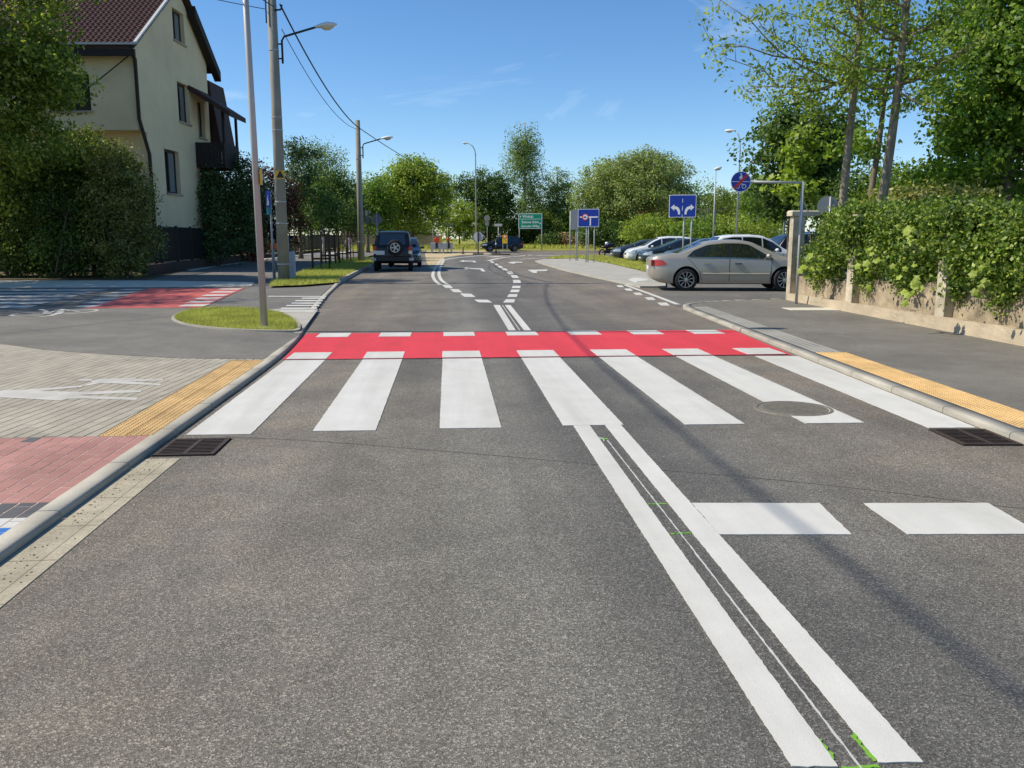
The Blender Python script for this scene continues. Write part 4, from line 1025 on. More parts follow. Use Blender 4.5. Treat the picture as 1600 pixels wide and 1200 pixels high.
lamp_post(1585, 380, 36, 211, 'street lamp with white head at the right edge of the picture', (0.9, 0.3), 0.055, curved=False)
lamp_post(1553, 380, 70, 262, 'small distant street lamp left of the one at the right edge', (0.9, 0.3), 0.05, curved=False)

# ------------------------------------------------------------------ signs
def panel(o, x0, x1, z0, z1, y, name, mat, t=0.02, r=0.04):
    pts = []
    for cx, cz, a in ((x1-r, z1-r, 0), (x0+r, z1-r, 90), (x0+r, z0+r, 180), (x1-r, z0+r, 270)):
        for k in range(4):
            q = math.radians(a+30*k); pts.append((cx+r*math.cos(q), cz+r*math.sin(q)))
    return MB().extr(pts, (0, y, 0), (1, 0, 0), (0, 0, 1), t).obj(name, mat, o)
def flat(o, pts, y, name, mat, t=0.004): return MB().extr(pts, (0, y, 0), (1, 0, 0), (0, 0, 1), t).obj(name, mat, o)
def disc(o, cx, cz, r, y, name, mat, t=0.02, n=32): return MB().extr([(cx+r*math.cos(2*math.pi*k/n), cz+r*math.sin(2*math.pi*k/n)) for k in range(n)], (0, y, 0), (1, 0, 0), (0, 0, 1), t).obj(name, mat, o)
def posts(o, xs, z1, r=0.035, zb=0.0, y=0.05):
    for x in xs: MB().tube([(x, y, zb-0.1), (x, y, z1)], r, 8).obj('post', 'galvanised', o, True)
def text(o, s, x, z, size, y, mat, name='lettering'):
    cu = bpy.data.curves.new('t', 'FONT'); cu.body = s; cu.size = size; cu.extrude = 0.003; cu.offset = 0.006
    t = bpy.data.objects.new('t', cu); COL.objects.link(t); bpy.context.view_layer.update()
    me = bpy.data.meshes.new_from_object(t.evaluated_get(bpy.context.evaluated_depsgraph_get()))
    bpy.data.objects.remove(t); me.materials.clear(); me.materials.append(M[mat])
    q = bpy.data.objects.new(name, me); COL.objects.link(q); q.parent = o; q.location = (x, y, z); q.rotation_euler = (math.pi/2, 0, 0); return q
# extr pushes along ux x uy = -y for (x, z) axes: faces look at the viewer
def sign_root(name, px, pyc, D, lab, cat, rz=-0.33, zb=0.0, group=None):
    x, y, z = at(px, pyc, D); return tag(E(name, (x, y, zb), rz), lab, cat, group), z-zb
# lane sign
o, z = sign_root('road_sign', 1066.5, 322, 39, 'blue lane sign with left and right turn arrows above the parked cars', 'road sign')
w, h = 0.60, 0.50
panel(o, -w, w, z-h, z+h, 0.0, 'panel', 'sign_white'); panel(o, -w+0.03, w-0.03, z-h+0.03, z+h-0.03, -0.021, 'field', 'sign_blue', 0.004)
for a, b in ((-0.5, -0.38), (-0.2, 0.0), (0.15, 0.32)): flat(o, [(-0.012, z+a), (0.012, z+a), (0.012, z+b), (-0.012, z+b)], -0.027, 'lane_dash', 'sign_white')
for s in (-1, 1):
    stem = [(0.10, -0.40), (0.19, -0.40), (0.19, -0.32), (0.23, -0.22), (0.31, -0.16), (0.36, -0.15), (0.36, -0.235), (0.52, -0.09), (0.36, 0.05), (0.36, -0.035), (0.30, -0.035), (0.19, -0.08), (0.12, -0.18), (0.10, -0.30)]
    p = [(s*a, z+b+0.03) for a, b in stem]
    flat(o, p if s > 0 else p[::-1], -0.027, 'turn_arrow', 'sign_white')
posts(o, (0.08, 0.42), z+0.45)
# weight-limit ahead sign
o, z = sign_root('road_sign', 919.5, 340.5, 52, 'blue side-road sign with a round red-edged weight limit symbol', 'road sign')
w, h = 0.64, 0.53
panel(o, -w, w, z-h, z+h, 0.0, 'panel', 'sign_white'); panel(o, -w+0.03, w-0.03, z-h+0.03, z+h-0.03, -0.021, 'field', 'sign_blue', 0.004)
flat(o, [(-0.52, z+0.01), (0.56, z+0.01), (0.56, z+0.09), (-0.52, z+0.09)], -0.026, 'road_bar', 'sign_white'); flat(o, [(0.08, z-0.45), (0.16, z-0.45), (0.16, z+0.008), (0.08, z+0.008)], -0.026, 'road_bar', 'sign_white')
disc(o, -0.19, z+0.05, 0.20, -0.031, 'limit_rim', 'sign_red', 0.004); disc(o, -0.19, z+0.05, 0.145, -0.036, 'limit_disc', 'sign_white', 0.004)
text(o, '10t', -0.31, z, 0.13, -0.042, 'trim_black')
posts(o, (-0.12, 0.0, 0.36), z+0.4)
for px, D, w, lab in ((897.5, 56, 0.5, 'grey back of a tall sign panel left of the blue weight limit sign'),):
    o, z = sign_root('sign_back', px, 344, D, lab, 'road sign')
    panel(o, -w*0.5, w*0.55, z-0.6, z+0.65, 0, 'panel', 'sign_back'); posts(o, (-0.28, 0.12, 0.22), z+0.6)
# green direction board
o, z = sign_root('direction_board', 828.5, 345.5, 104, 'green direction board with white place names beyond the junction', 'road sign', zb=0.0)
w, h = 1.45, 0.90
panel(o, -w, w, z-h, z+h, 0.0, 'panel', 'sign_white', 0.03, 0.08); panel(o, -w+0.06, w-0.06, z-h+0.06, z+h-0.06, -0.031, 'field', 'sign_green', 0.005)
flat(o, [(-w+0.06, z+0.22), (w-0.06, z+0.22), (w-0.06, z+0.26), (-w+0.06, z+0.26)], -0.037, 'divider', 'sign_white')
text(o, 'Wolszt', -0.95, z+0.40, 0.46, -0.04, 'sign_white'); text(o, 'Zielona Góra', -1.1, z-0.24, 0.40, -0.04, 'sign_white'); text(o, 'Gorzów Wlkp.', -1.1, z-0.72, 0.38, -0.04, 'sign_white')
flat(o, [(-1.32, z+0.55), (-1.15, z+0.43), (-1.15, z+0.67)], -0.037, 'arrow_mark', 'sign_white'); flat(o, [(1.36, z-0.27), (1.18, z-0.17), (1.18, z-0.37)], -0.037, 'arrow_mark', 'sign_white')
posts(o, (-1.35, 1.42), z+0.8, 0.06)
# round blue end-of-cycleway sign on a side arm from its post by the pillar
bx, by = gp(1244, 475, 0.052)
o = tag(E('arm_sign', (bx, by, 0.052), -YAW), 'round blue walking and cycling sign with red slash on a long side arm', 'road sign')
zt = vz(bx, by, 284)-0.052
MB().tube([(0, 0, -0.1), (0, 0, zt)], 0.032, 10).obj('post', 'galvanised', o, True)
MB().tube([(0.02, 0, zt-0.02), (-1.15, 0, zt+0.0)], 0.026, 8).obj('arm', 'galvanised', o, True)
MB().tube([(0.0, 0.02, zt-0.35), (0.3, 0.02, zt-0.9)], 0.012, 6).obj('stay', 'galvanised', o, True)
cx, cz = -1.37, zt+0.0
disc(o, cx, cz, 0.222, -0.02, 'disc', 'sign_white', 0.012); disc(o, cx, cz, 0.208, -0.033, 'field', 'sign_blue', 0.003)
flat(o, [(cx-0.20, cz-0.006), (cx+0.20, cz-0.006), (cx+0.20, cz+0.006), (cx-0.20, cz+0.006)], -0.038, 'divider', 'sign_white', 0.003)
ped = [(-0.03, 0.03), (0.0, 0.07), (0.025, 0.03), (0.045, 0.03), (0.02, 0.10), (0.035, 0.12), (0.01, 0.14), (-0.02, 0.12), (-0.045, 0.075), (-0.03, 0.07), (-0.015, 0.09)]
flat(o, [(cx+a, cz+b) for a, b in ped], -0.038, 'walker_symbol', 'sign_white', 0.003); disc(o, cx+0.0, cz+0.165, 0.018, -0.038, 'walker_symbol', 'sign_white', 0.003, 12)
for k in (-0.07, 0.07):
    rr = MB().lathe([(0.05, -0.041), (0.038, -0.041), (0.038, -0.038), (0.05, -0.038)], 'y', 20, (cx+k, 0, cz-0.10)); rr.obj('cycle_symbol', 'sign_white', o)
flat(o, [(cx-0.07, cz-0.10), (cx-0.03, cz-0.045), (cx+0.05, cz-0.045), (cx+0.07, cz-0.10), (cx+0.04, cz-0.06), (cx-0.02, cz-0.06)], -0.038, 'cycle_symbol', 'sign_white', 0.003)
flat(o, [(cx-0.165, cz-0.125), (cx-0.125, cz-0.165), (cx+0.165, cz+0.125), (cx+0.125, cz+0.165)], -0.042, 'slash', 'sign_red', 0.004)
# grey sign back behind the ivy
o, z = sign_root('sign_back', 1293, 322, 24, 'grey round sign back poking up behind the ivy on the wall', 'road sign')
disc(o, 0, z, 0.27, 0, 'disc', 'sign_back'); posts(o, (0.06,), z+0.25, 0.022, y=-0.05)
# bus-stop style blue sign by the nearer pole, seen edge on
o, z = sign_root('street_sign', 421, 318, 29.5, 'narrow blue and teal sign on a thin post beside the nearer concrete pole', 'road sign', rz=-YAW-1.05)
panel(o, -0.28, 0.28, z-0.12, z+0.42, -0.03, 'panel', 'sign_blue'); panel(o, -0.28, 0.28, z-0.38, z-0.125, -0.03, 'lower_panel', 'sign_teal')
flat(o, [(-0.16, z-0.06), (0.16, z-0.06), (0.0, z+0.32)], -0.052, 'symbol', 'sign_white'); posts(o, (0.0,), z+0.4, 0.035, 0.05, 0.03)
o, z = sign_root('marker_post', 427.5, 385, 29.6, 'short post with a small orange marker plate left of the nearer concrete pole', 'marker post')
MB().tube([(0, 0, 0), (0, 0, z+0.25)], 0.03, 8).obj('post', 'galvanised', o, True); MB().cbox(-0.09, 0.09, -0.05, 0.05, z-0.1, z+0.1, 0.01).obj('plate', 'sign_orange', o)
# cabinet posts right of the pole
o = tag(E('meter_cabinet', (*gp(456.5, 436, 0.1), 0.1), -YAW), 'slim grey meter post and low box right of the nearer concrete pole', 'cabinet')
MB().cbox(-0.22, -0.08, -0.06, 0.06, 0, 1.52, 0.01).obj('post', 'barrier_grey', o); MB().cbox(-0.07, 0.12, -0.09, 0.09, 0, 0.95, 0.015).obj('box', 'barrier_grey', o)
# sign backs near the second pole
o, z = sign_root('sign_back', 567.5, 339, 52, 'rectangular grey sign back in front of the farther concrete pole', 'road sign')
panel(o, -0.3, 0.05, z-0.45, z+0.4, 0, 'panel', 'sign_back'); panel(o, 0.1, 0.34, z-0.45, z+0.4, 0.1, 'panel', 'sign_back'); posts(o, (0.0,), z+0.4, 0.03, y=-0.06)
o, z = sign_root('sign_back', 588.5, 343, 66, 'grey diamond sign back right of the farther concrete pole', 'road sign')
flat(o, [(-0.55, z), (0, z-0.55), (0.55, z), (0, z+0.55)], 0, 'panel', 'sign_back', 0.02); posts(o, (0.03,), z+0.5, 0.035, y=-0.06)
# signs at the junction
def small_sign(px, py, D, w, h, mat, lab, zb=0.0, ph=None, cat='road sign', double=False):
    o, z = sign_root('road_sign', px, py, D, lab, cat, zb=zb)
    panel(o, -w/2, w/2, z-h/2, z+h/2, 0, 'panel', mat, 0.02, min(w, h)*0.12); posts(o, (0,), z+h/2-0.05, 0.04); return o, z
o, z = small_sign(676, 344, 98, 0.62, 0.64, 'sign_white', 'small dark blue sign with a white symbol left of the roadworks barrier', 0)
panel(o, -0.28, 0.28, z-0.30, z+0.30, -0.021, 'field', 'sign_blue', 0.004); flat(o, [(-0.2, z-0.15), (0.2, z-0.15), (0.2, z+0.05), (-0.2, z+0.05)], -0.027, 'symbol', 'sign_white')
small_sign(684, 351.5, 97, 0.5, 0.32, 'barrier_grey', 'small pale plate on a post just left of the roadworks barrier')
small_sign(699, 351, 96, 1.25, 0.34, 'sign_back', 'wide grey plate on a post above the roadworks barrier')
small_sign(778.5, 351.5, 101, 0.95, 0.28, 'barrier_grey', 'narrow street name plate above the black car on the junction')
o, z = sign_root('road_sign', 761, 341, 102, 'round sign back on a thin post left of the black car on the junction', 'road sign')
disc(o, 0, z, 0.36, 0, 'disc', 'sign_back'); panel(o, -0.22, 0.22, z-0.85, z-0.42, 0, 'panel', 'sign_back', 0.02); posts(o, (0,), z+0.3, 0.035)
def stand(o, w=0.5): MB().cbox(-w, w, -0.25, 0.25, 0, 0.12, 0.03).obj('base', 'rubber', o)
o, z = sign_root('portable_sign', 747, 370, 80, 'round pale portable sign seen from behind on a rubber base', 'road sign')
disc(o, 0, z, 0.46, 0.06, 'disc', 'barrier_grey'); MB().box(-0.05, 0.05, -0.03, 0.03, 0.1, z+0.45).obj('post', 'dark_metal', o); stand(o, 0.45)
o, z = sign_root('portable_sign', 789, 372.5, 78, 'yellow portable board on two legs in front of the black car', 'road sign')
panel(o, -0.24, 0.24, z-0.45, z+0.3, 0, 'board', 'sign_yellow'); flat(o, [(-0.24, z+0.05), (0.24, z+0.05), (0.0, z+0.42)], -0.025, 'triangle', 'sign_orange', 0.006); flat(o, [(-0.13, z+0.1), (0.13, z+0.1), (0.0, z+0.3)], -0.033, 'triangle_field', 'sign_white', 0.006)
for x in (-0.2, 0.2): MB().tube([(x, 0.04, 0), (x, 0.04, z)], 0.03, 6).obj('leg', 'galvanised', o)
MB().cbox(-0.42, 0.42, -0.25, 0.25, 0, 0.1, 0.03).obj('base', 'rubber', o)
o, z = sign_root('delineator', 775, 382, 79, 'thin dark delineator post on a rubber base beside the yellow board', 'bollard')
MB().tube([(0, 0, 0.05), (0, 0, z+0.45)], 0.06, 8).obj('post', 'dark_metal', o, True); MB().lathe([(0.064, z), (0.066, z), (0.066, z+0.15), (0.064, z+0.15)], 'z', 10).obj('band', 'sign_white', o); stand(o, 0.35)
o = tag(E('bollard', (*gp(723.5, 397), 0)), 'small dark bollard standing alone on the sandy junction apron', 'bollard')
MB().lathe([(0.16, 0), (0.15, 0.06), (0.07, 0.09), (0.05, 0.6), (0.045, 0.66), (0.001, 0.67)], 'z', 14).obj('body', 'dark_brick', o, True)
# roadworks barrier
o = tag(E('roadworks_barrier', (*gp(690, 396), 0), -YAW), 'grey plastic roadworks barrier with red lamps and orange boards', 'barrier')
for x in (-1.1, 0.05):
    b = MB(); b.cbox(x, x+1.08, -0.1, 0.1, 0.42, 1.05, 0.03); b.cbox(x+0.06, x+0.2, -0.14, 0.14, 0.0, 0.42, 0.02); b.cbox(x+0.86, x+1.0, -0.14, 0.14, 0, 0.42, 0.02); b.obj('barrier_panel', 'barrier_grey', o)
for x in (-0.55, 0.65):
    MB().tube([(x, -0.16, 0.05), (x, -0.16, 1.25)], 0.025, 6).obj('lamp_post', 'dark_metal', o); MB().box(x+0.03, x+0.2, -0.18, -0.12, 0.5, 1.05).obj('beacon_plate', 'dark_metal', o); MB().lathe([(0.001, 1.55), (0.1, 1.5), (0.12, 1.38), (0.09, 1.25), (0.001, 1.22)], 'z', 10, (x, -0.16, 0)).obj('lamp', 'sign_red', o, True); MB().cbox(x-0.35, x+0.35, -0.4, -0.05, 0, 0.08, 0.02).obj('base', 'rubber', o)
MB().box(-0.75, -0.25, 0.12, 0.18, 1.06, 1.6).obj('board', 'sign_orange', o); MB().box(-0.2, 0.05, 0.12, 0.18, 1.06, 1.6).obj('board', 'sign_yellow', o)

# ------------------------------------------------------------------ fences
def picket_fence(a, b, h, lab, mat, gap=0.13, base=0.35, zb=0.05, posts_at=2.4, pick=0.02, bmat='dark_brick'):
    a = Vector((*a, zb)); b = Vector((*b, zb)); L_ = (b-a).length; rz = math.atan2(b.y-a.y, b.x-a.x)
    o = tag(E('fence', a, rz), lab, 'fence')
    if base: MB().cbox(0, L_, -0.12, 0.12, 0, base, 0.02).obj('plinth', bmat, o)
    np_ = int(L_/posts_at)
    for i in range(np_+1): MB().cbox(i*L_/np_-0.05, i*L_/np_+0.05, -0.05, 0.05, base-0.01, h+0.06, 0.01).obj('post', mat, o)
    for z in (base+0.15, h-0.18): MB().box(0, L_, -0.025, 0.025, z, z+0.05).obj('rail', mat, o)
    me = None; x = gap
    while x < L_-0.05:
        if me is None: q = MB().box(-pick/2, pick/2, -0.045, -0.027, base+0.06, h).obj('picket', mat, o); me = q.data
        else: q = bpy.data.objects.new('picket', me); COL.objects.link(q); q.parent = o
        q.location = (x, 0, 0); x += gap
    return o
picket_fence(gp(226, 430, 0.05), gp(402, 405.5, 0.05), 1.95, 'dark picket fence on a brick plinth in front of the cream house', 'black_metal', 0.12, 0.4, pick=0.05)
picket_fence(gp(404, 404, 0.05), gp(541, 389.5, 0.05), 1.7, 'dark green fence running on beside the footpath past the poles', 'dark_metal', 0.22, 0.25, pick=0.10)
# beige panel wall at the far side of the junction
o = tag(E('boundary_wall', (*at(545, 385, 108)[:2], 0.3), -YAW+0.02), 'long beige panelled boundary wall beyond the off-road car', 'wall')
for k in range(6):
    q = MB().cbox(k*1.95, k*1.95+1.85, -0.06, 0.06, 0, 1.55, 0.02).obj('wall_panel', 'beige_wall', o)
    MB().cbox(k*1.95+1.85, k*1.95+1.95, -0.1, 0.1, 0, 1.7, 0.02).obj('post', 'beige_wall', o)
MB().box(0, 11.7, -0.12, 0.12, 1.705, 1.80).obj('coping', 'roof_dark', o)
# young trees' stake frames on the grass strip
def stake_frame(px, py, lab, w=0.75, h=1.75):
    o = tag(E('stake_frame', (*gp(px, py, 0.1), 0.1), rnd.uniform(-0.2, 0.2)), lab, 'tree guard', 'stake frames round the young trees')
    for sx in (-1, 1):
        for sy in (-1, 1): MB().tube([(sx*w/2, sy*w/2, -0.1), (sx*w/2+rnd.uniform(-.03, .03), sy*w/2, h+rnd.uniform(-.1, .15))], 0.035, 7).obj('stake', 'stake_wood', o, True)
    for z in (h-0.25, 0.45):
        for s in (-1, 1):
            MB().box(-w/2, w/2, s*w/2-0.02, s*w/2+0.02, z, z+0.07).obj('rail', 'stake_wood', o); MB().box(s*w/2-0.02, s*w/2+0.02, -w/2+0.03, w/2-0.03, z+0.005, z+0.065).obj('rail', 'stake_wood', o)
    return o
YT = []
for px, py, lab in ((502, 421, 'brown stake frame round the young tree nearest the meter post'), (517, 413.5, 'brown stake frame, second along the grass strip'), (536, 408.5, 'brown stake frame, third along the grass strip'), (552, 406, 'brown stake frame farthest along the grass strip, by the farther pole')):
    s_ = stake_frame(px, py, lab); YT.append(s_.location.copy())
# ------------------------------------------------------------------ vehicles
class Car:
    def __init__(s, L_, Wd, H, top, bot, belt, wheels, r, tum=0.22, endw=0.80, nose=0.42, roof_r=0.10):
        s.L, s.W, s.H = L_, Wd, H
        s.xs = np.linspace(-L_/2, L_/2, 260)
        tz = np.interp(s.xs, [p[0] for p in top], [p[1] for p in top]); k = np.exp(-np.linspace(-2, 2, 13)**2); k /= k.sum()
        pad = np.r_[np.full(6, tz[0]), tz, np.full(6, tz[-1])]; s.tz = np.convolve(pad, k, 'valid')
        s.bz = np.interp(s.xs, [p[0] for p in bot], [p[1] for p in bot]); s.bl = belt; s.wh = wheels; s.r = r; s.tum = tum; s.endw = endw; s.nose = nose; s.rr = roof_r
    def T(s, x): return float(np.interp(x, s.xs, s.tz))
    def B(s, x): return float(np.interp(x, s.xs, s.bz))
    def belt(s, x): return float(np.interp(x, [p[0] for p in s.bl], [p[1] for p in s.bl]))
    def W0(s, x):
        d = (s.L/2-abs(x))/s.nose
        if d >= 1: return s.W/2*(1-0.03*(abs(x)/(s.L/2))**2)
        d = max(d, 0); return s.W/2*(0.97-(0.97-s.endw)*(1-d)**2.2)
    def sec(s, x):
        T, B = s.T(x), s.B(x); b = min(s.belt(x), T-0.05); w = s.W0(x); hg = max(T-b, 0.05); q = min(1.0, hg/0.30); Hg = s.H-s.belt(0)
        yt = 0.965-s.tum*min(1.0, hg/Hg)
        m = B+0.5*(b-B)
        P = [(0, B), (0.72, B), (0.90, B+0.02), (0.965, B+0.08), (0.985, B+0.16), (1.0, m-0.03), (0.992, m+0.07), (0.985, b-0.06), (0.962, b)]
        rr = s.rr*q+0.02
        for t in (0.25, 0.5, 0.75): P.append((0.962+(yt-0.962)*t, b+(hg-rr)*t))
        P += [(yt, T-rr), (yt-0.018, T-rr*0.62), (yt-0.06, T-rr*0.30), (yt-0.14, T-rr*0.12), (yt*0.55, T-rr*0.02), (0, T)]
        return [(a*w, z) for a, z in P]
    def Wz(s, x, z):
        P = s.sec(x)[1:14]; return float(np.interp(z, [p[1] for p in P], [p[0] for p in P]))
    def ztop(s, x, y):
        P = s.sec(x)[12:][::-1]; return float(np.interp(abs(y), [p[0] for p in P], [p[1] for p in P]))
    def body(s, par, mat, cut=True):
        st = np.r_[np.linspace(-s.L/2, -s.L/2+0.5, 9), np.linspace(-s.L/2+0.6, s.L/2-0.6, 44), np.linspace(s.L/2-0.5, s.L/2, 9)]
        V = []; n = None
        def ring(x, xo, k):
            P = s.sec(x); zc = (P[0][1]+P[-1][1])/2
            h = [(xo, p[0]*k, zc+(p[1]-zc)*k) for p in P]; full = h+[(xo, -p[1], p[2]) for p in h[-2:0:-1]]; return full
        R = [ring(-s.L/2, -s.L/2-0.035, 0.86)]+[ring(x, x, 1.0) for x in st]+[ring(s.L/2, s.L/2+0.035, 0.86)]
        n = len(R[0]); V = [p for r in R for p in r]
        F = [(i*n+k, i*n+(k+1) % n, (i+1)*n+(k+1) % n, (i+1)*n+k) for i in range(len(R)-1) for k in range(n)]
        F += [tuple(range(n-1, -1, -1)), tuple((len(R)-1)*n+k for k in range(n))]
        o = put('body', V, F, mat, None, True)
        if cut:
            c = MB()
            for x in s.wh:
                for sg in (-1, 1):
                    ys = sorted((sg*(s.W/2-0.30), sg*(s.W/2+0.2)))
                    n_ = 28; rr = s.r+0.055
                    c.add([(x+rr*math.cos(2*math.pi*k/n_), ys[0], s.r+0.01+rr*math.sin(2*math.pi*k/n_)) for k in range(n_)]+[(x+rr*math.cos(2*math.pi*k/n_), ys[1], s.r+0.01+rr*math.sin(2*math.pi*k/n_)) for k in range(n_)],
                          [tuple(range(n_)), tuple(range(2*n_-1, n_-1, -1))]+[(k, n_+k, n_+(k+1) % n_, (k+1) % n_) for k in range(n_)])
            bool_cut(o, c)
            try:
                o.data.polygons.foreach_set('use_smooth', [True]*len(o.data.polygons)); o.data.set_sharp_from_angle(angle=math.radians(38))
            except Exception: pass
        o.parent = par; return o
    def side_patch(s, par, x0, x1, zl, zh, name, mat, sides=(-1, 1), off=0.006, nx=12, nz=4):
        for sg in sides:
            V = []
            for i in range(nx+1):
                x = x0+(x1-x0)*i/nx; a = zl(x) if callable(zl) else zl; b = zh(x) if callable(zh) else zh; b = max(a+0.002, b)
                for j_ in range(nz+1):
                    z = a+(b-a)*j_/nz; V.append((x, sg*(s.Wz(x, z)+(off(j_/nz) if callable(off) else off)), z))
            m = nz+1; F = [((i*m+j_), (i+1)*m+j_, (i+1)*m+j_+1, i*m+j_+1) for i in range(nx) for j_ in range(nz)]
            if sg > 0: F = [f[::-1] for f in F]
            put(name, V, F, mat, par, True)
    def top_patch(s, par, x0, x1, name, mat, inset=0.10, off=0.008, nx=10, ny=8):
        V = []
        for i in range(nx+1):
            x = x0+(x1-x0)*i/nx; P = s.sec(x); ym = max(0.1, P[13][0]-inset)
            sl = (s.T(x+0.02)-s.T(x-0.02))/0.04; nl = math.hypot(sl, 1)
            for j_ in range(ny+1):
                y = ym*(-1+2*j_/ny); V.append((x-off*sl/nl, y, s.ztop(x, y)+off/nl))
        m = ny+1; F = [((i*m+j_), (i+1)*m+j_, (i+1)*m+j_+1, i*m+j_+1) for i in range(nx) for j_ in range(ny)]
        put(name, V, F, mat, par, True)
    def seam(s, par, pts, sides=(-1, 1), w=0.007):
        for sg in sides:
            V = []; P_ = []
            for q in range(len(pts)-1):
                for t in range(8): P_.append((pts[q][0]+(pts[q+1][0]-pts[q][0])*t/8, pts[q][1]+(pts[q+1][1]-pts[q][1])*t/8))
            P_.append(pts[-1]); n = len(P_)
            for x, z in P_: V += [(x-w, sg*(s.Wz(x, z)+0.004), z), (x+w, sg*(s.Wz(x, z)+0.004), z)]
            F = [(2*i, 2*i+1, 2*i+3, 2*i+2) for i in range(n-1)]
            if sg > 0: F = [f[::-1] for f in F]
            put('door_seam', V, F, 'seam', par)
    def wheels(s, par, spokes=9, dark=False, w=0.205, steer=0.0):
        r = s.r
        for x in s.wh:
            for sg in (-1, 1):
                e = MB().lathe([(r*0.70, -w/2), (r*0.93, -w/2), (r*0.985, -w/2+0.02), (r, -w/2+0.045), (r, w/2-0.045), (r*0.985, w/2-0.02), (r*0.93, w/2), (r*0.70, w/2), (r*0.66, w/2-0.05), (r*0.66, -w/2+0.05), (r*0.70, -w/2)], 'y', 32).obj('wheel', 'tyre', par, True)
                e.location = (x, sg*(s.W/2-w/2-0.015), r); e.rotation_euler = (0, 0, steer if x > 0 else 0)
                k = -1 if sg < 0 else 1
                rim = MB(); rim.lathe([(r*0.70, k*(w/2-0.005)), (r*0.665, k*(w/2-0.005)), (r*0.63, k*(w/2-0.05)), (r*0.62, -k*w/4)], 'y', 32); rim.lathe([(0.0001, k*(w/2-0.02)), (r*0.16, k*(w/2-0.022)), (r*0.18, k*(w/2-0.06))], 'y', 16)
                for q in range(spokes):
                    a = 2*math.pi*q/spokes+0.2; da = 0.085 if spokes > 6 else 0.16
                    pts = []
                    for rr_, d_ in ((r*0.12, da*1.5), (r*0.66, da*0.75)):
                        for t in (-d_, d_):
                            pts.append((rr_*math.cos(a+t*(1 if rr_ > 0.1 else 1)), rr_*math.sin(a+t)))
                    for dep in (0,):
                        y0, y1 = k*(w/2-0.022), k*(w/2-0.055)
                        v = [(p[0], y0, p[1]) for p in pts]+[(p[0], y1, p[1]) for p in pts]
                        rim.add(v, [(0, 1, 3, 2), (4, 6, 7, 5), (0, 2, 6, 4), (1, 5, 7, 3)])
                rim.obj('rim', 'alloy_dark' if dark else 'alloy', e)
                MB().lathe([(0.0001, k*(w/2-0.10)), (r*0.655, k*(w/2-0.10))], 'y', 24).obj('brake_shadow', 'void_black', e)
    def box_end(s, par, front, y0, y1, z0, z1, name, mat, t=0.02, out=0.03):
        x = s.L/2+out if front else -s.L/2-out; a, b = (x-0.05, x+t) if front else (x-t, x+0.05)
        MB().box(a, b, y0, y1, z0, z1).obj(name, mat, par)
    def mirrors(s, par, x, z, mat):
        for sg in (-1, 1):
            y = sg*(s.Wz(x, z)+0.02); m = MB()
            n = 10; st = [(0.0, 0.03, 0.03), (0.05, 0.075, 0.06), (0.13, 0.08, 0.065), (0.20, 0.05, 0.045)]; V = []
            for d, a_, b_ in st:
                for k in range(n): V.append((x+a_*math.cos(2*math.pi*k/n), y+sg*d, z+0.03+b_*1.1*math.sin(2*math.pi*k/n)))
            F = [(i*n+k, i*n+(k+1) % n, (i+1)*n+(k+1) % n, (i+1)*n+k) for i in range(3) for k in range(n)]+[tuple(range(n)), tuple(3*n+k for k in range(n))]
            put('mirror', V, F, mat, par, True)
    def handle(s, par, x, z, mat='chrome'):
        for sg in (-1, 1):
            y = sg*s.Wz(x, z); MB().cbox(x-0.10, x+0.10, min(y, y+sg*0.035), max(y, y+sg*0.035), z-0.018, z+0.018, 0.008).obj('door_handle', mat, par)

def sedan():
    s = Car(4.84, 1.82, 1.47, [(-2.42, 0.93), (-2.30, 1.02), (-1.95, 1.06), (-1.62, 1.09), (-1.25, 1.25), (-0.85, 1.41), (-0.35, 1.465), (0.10, 1.46), (0.45, 1.40), (0.85, 1.22), (1.25, 1.03), (1.45, 0.97), (2.0, 0.90), (2.30, 0.80), (2.42, 0.66)],
            [(-2.42, 0.36), (-2.2, 0.24), (-1.9, 0.20), (1.9, 0.19), (2.42, 0.25)], [(-2.42, 0.93), (-1.4, 0.965), (0, 0.94), (1.3, 0.90), (2.42, 0.78)], (-1.43, 1.335), 0.325)
    return s
def car_thing(name, px_or_xy, rz, lab, group=None, cat='car'):
    return tag(E(name, (*px_or_xy, 0.004), rz), lab, cat, group)
# grey sedan leaving the parking lot, side on
S = sedan()
RW = Vector((*gp(1071, 454.5, 0.004), 0)); ang = math.radians(-8.0); dirv = Vector((math.cos(ang), math.sin(ang), 0))
# near side wheels touch these points: centre lies half a track to the far side
cen = RW+dirv*1.43+Vector((-dirv.y, dirv.x, 0))*0.80
o = car_thing('sedan_car', (cen.x, cen.y), ang, 'beige-grey sedan with alloy wheels turning out past the wall pillar')
S.body(o, 'paint_beige_grey')
zl = lambda x: S.belt(x)+0.015
gl = lambda x: S.T(x)-0.105
S.side_patch(o, -1.42, -0.28, zl, lambda x: min(gl(x), zl(x)+max(0, (x+1.42)*0.95)), 'side_window', 'glass_dark'); S.side_patch(o, -0.16, 1.02, zl, lambda x: min(gl(x), zl(x)+max(0, (1.02-x)*0.55)), 'side_window', 'glass_dark')
S.side_patch(o, -0.28, -0.16, zl, gl, 'door_pillar', 'trim_black', nx=3)
S.side_patch(o, -1.02, -0.985, zl, gl, 'window_divider', 'trim_black', off=0.008, nx=2)
S.top_patch(o, -1.72, -0.98, 'rear_window', 'glass_dark'); S.top_patch(o, 0.45, 1.28, 'windshield', 'glass_dark', 0.06)
S.wheels(o, 10, steer=0.25)
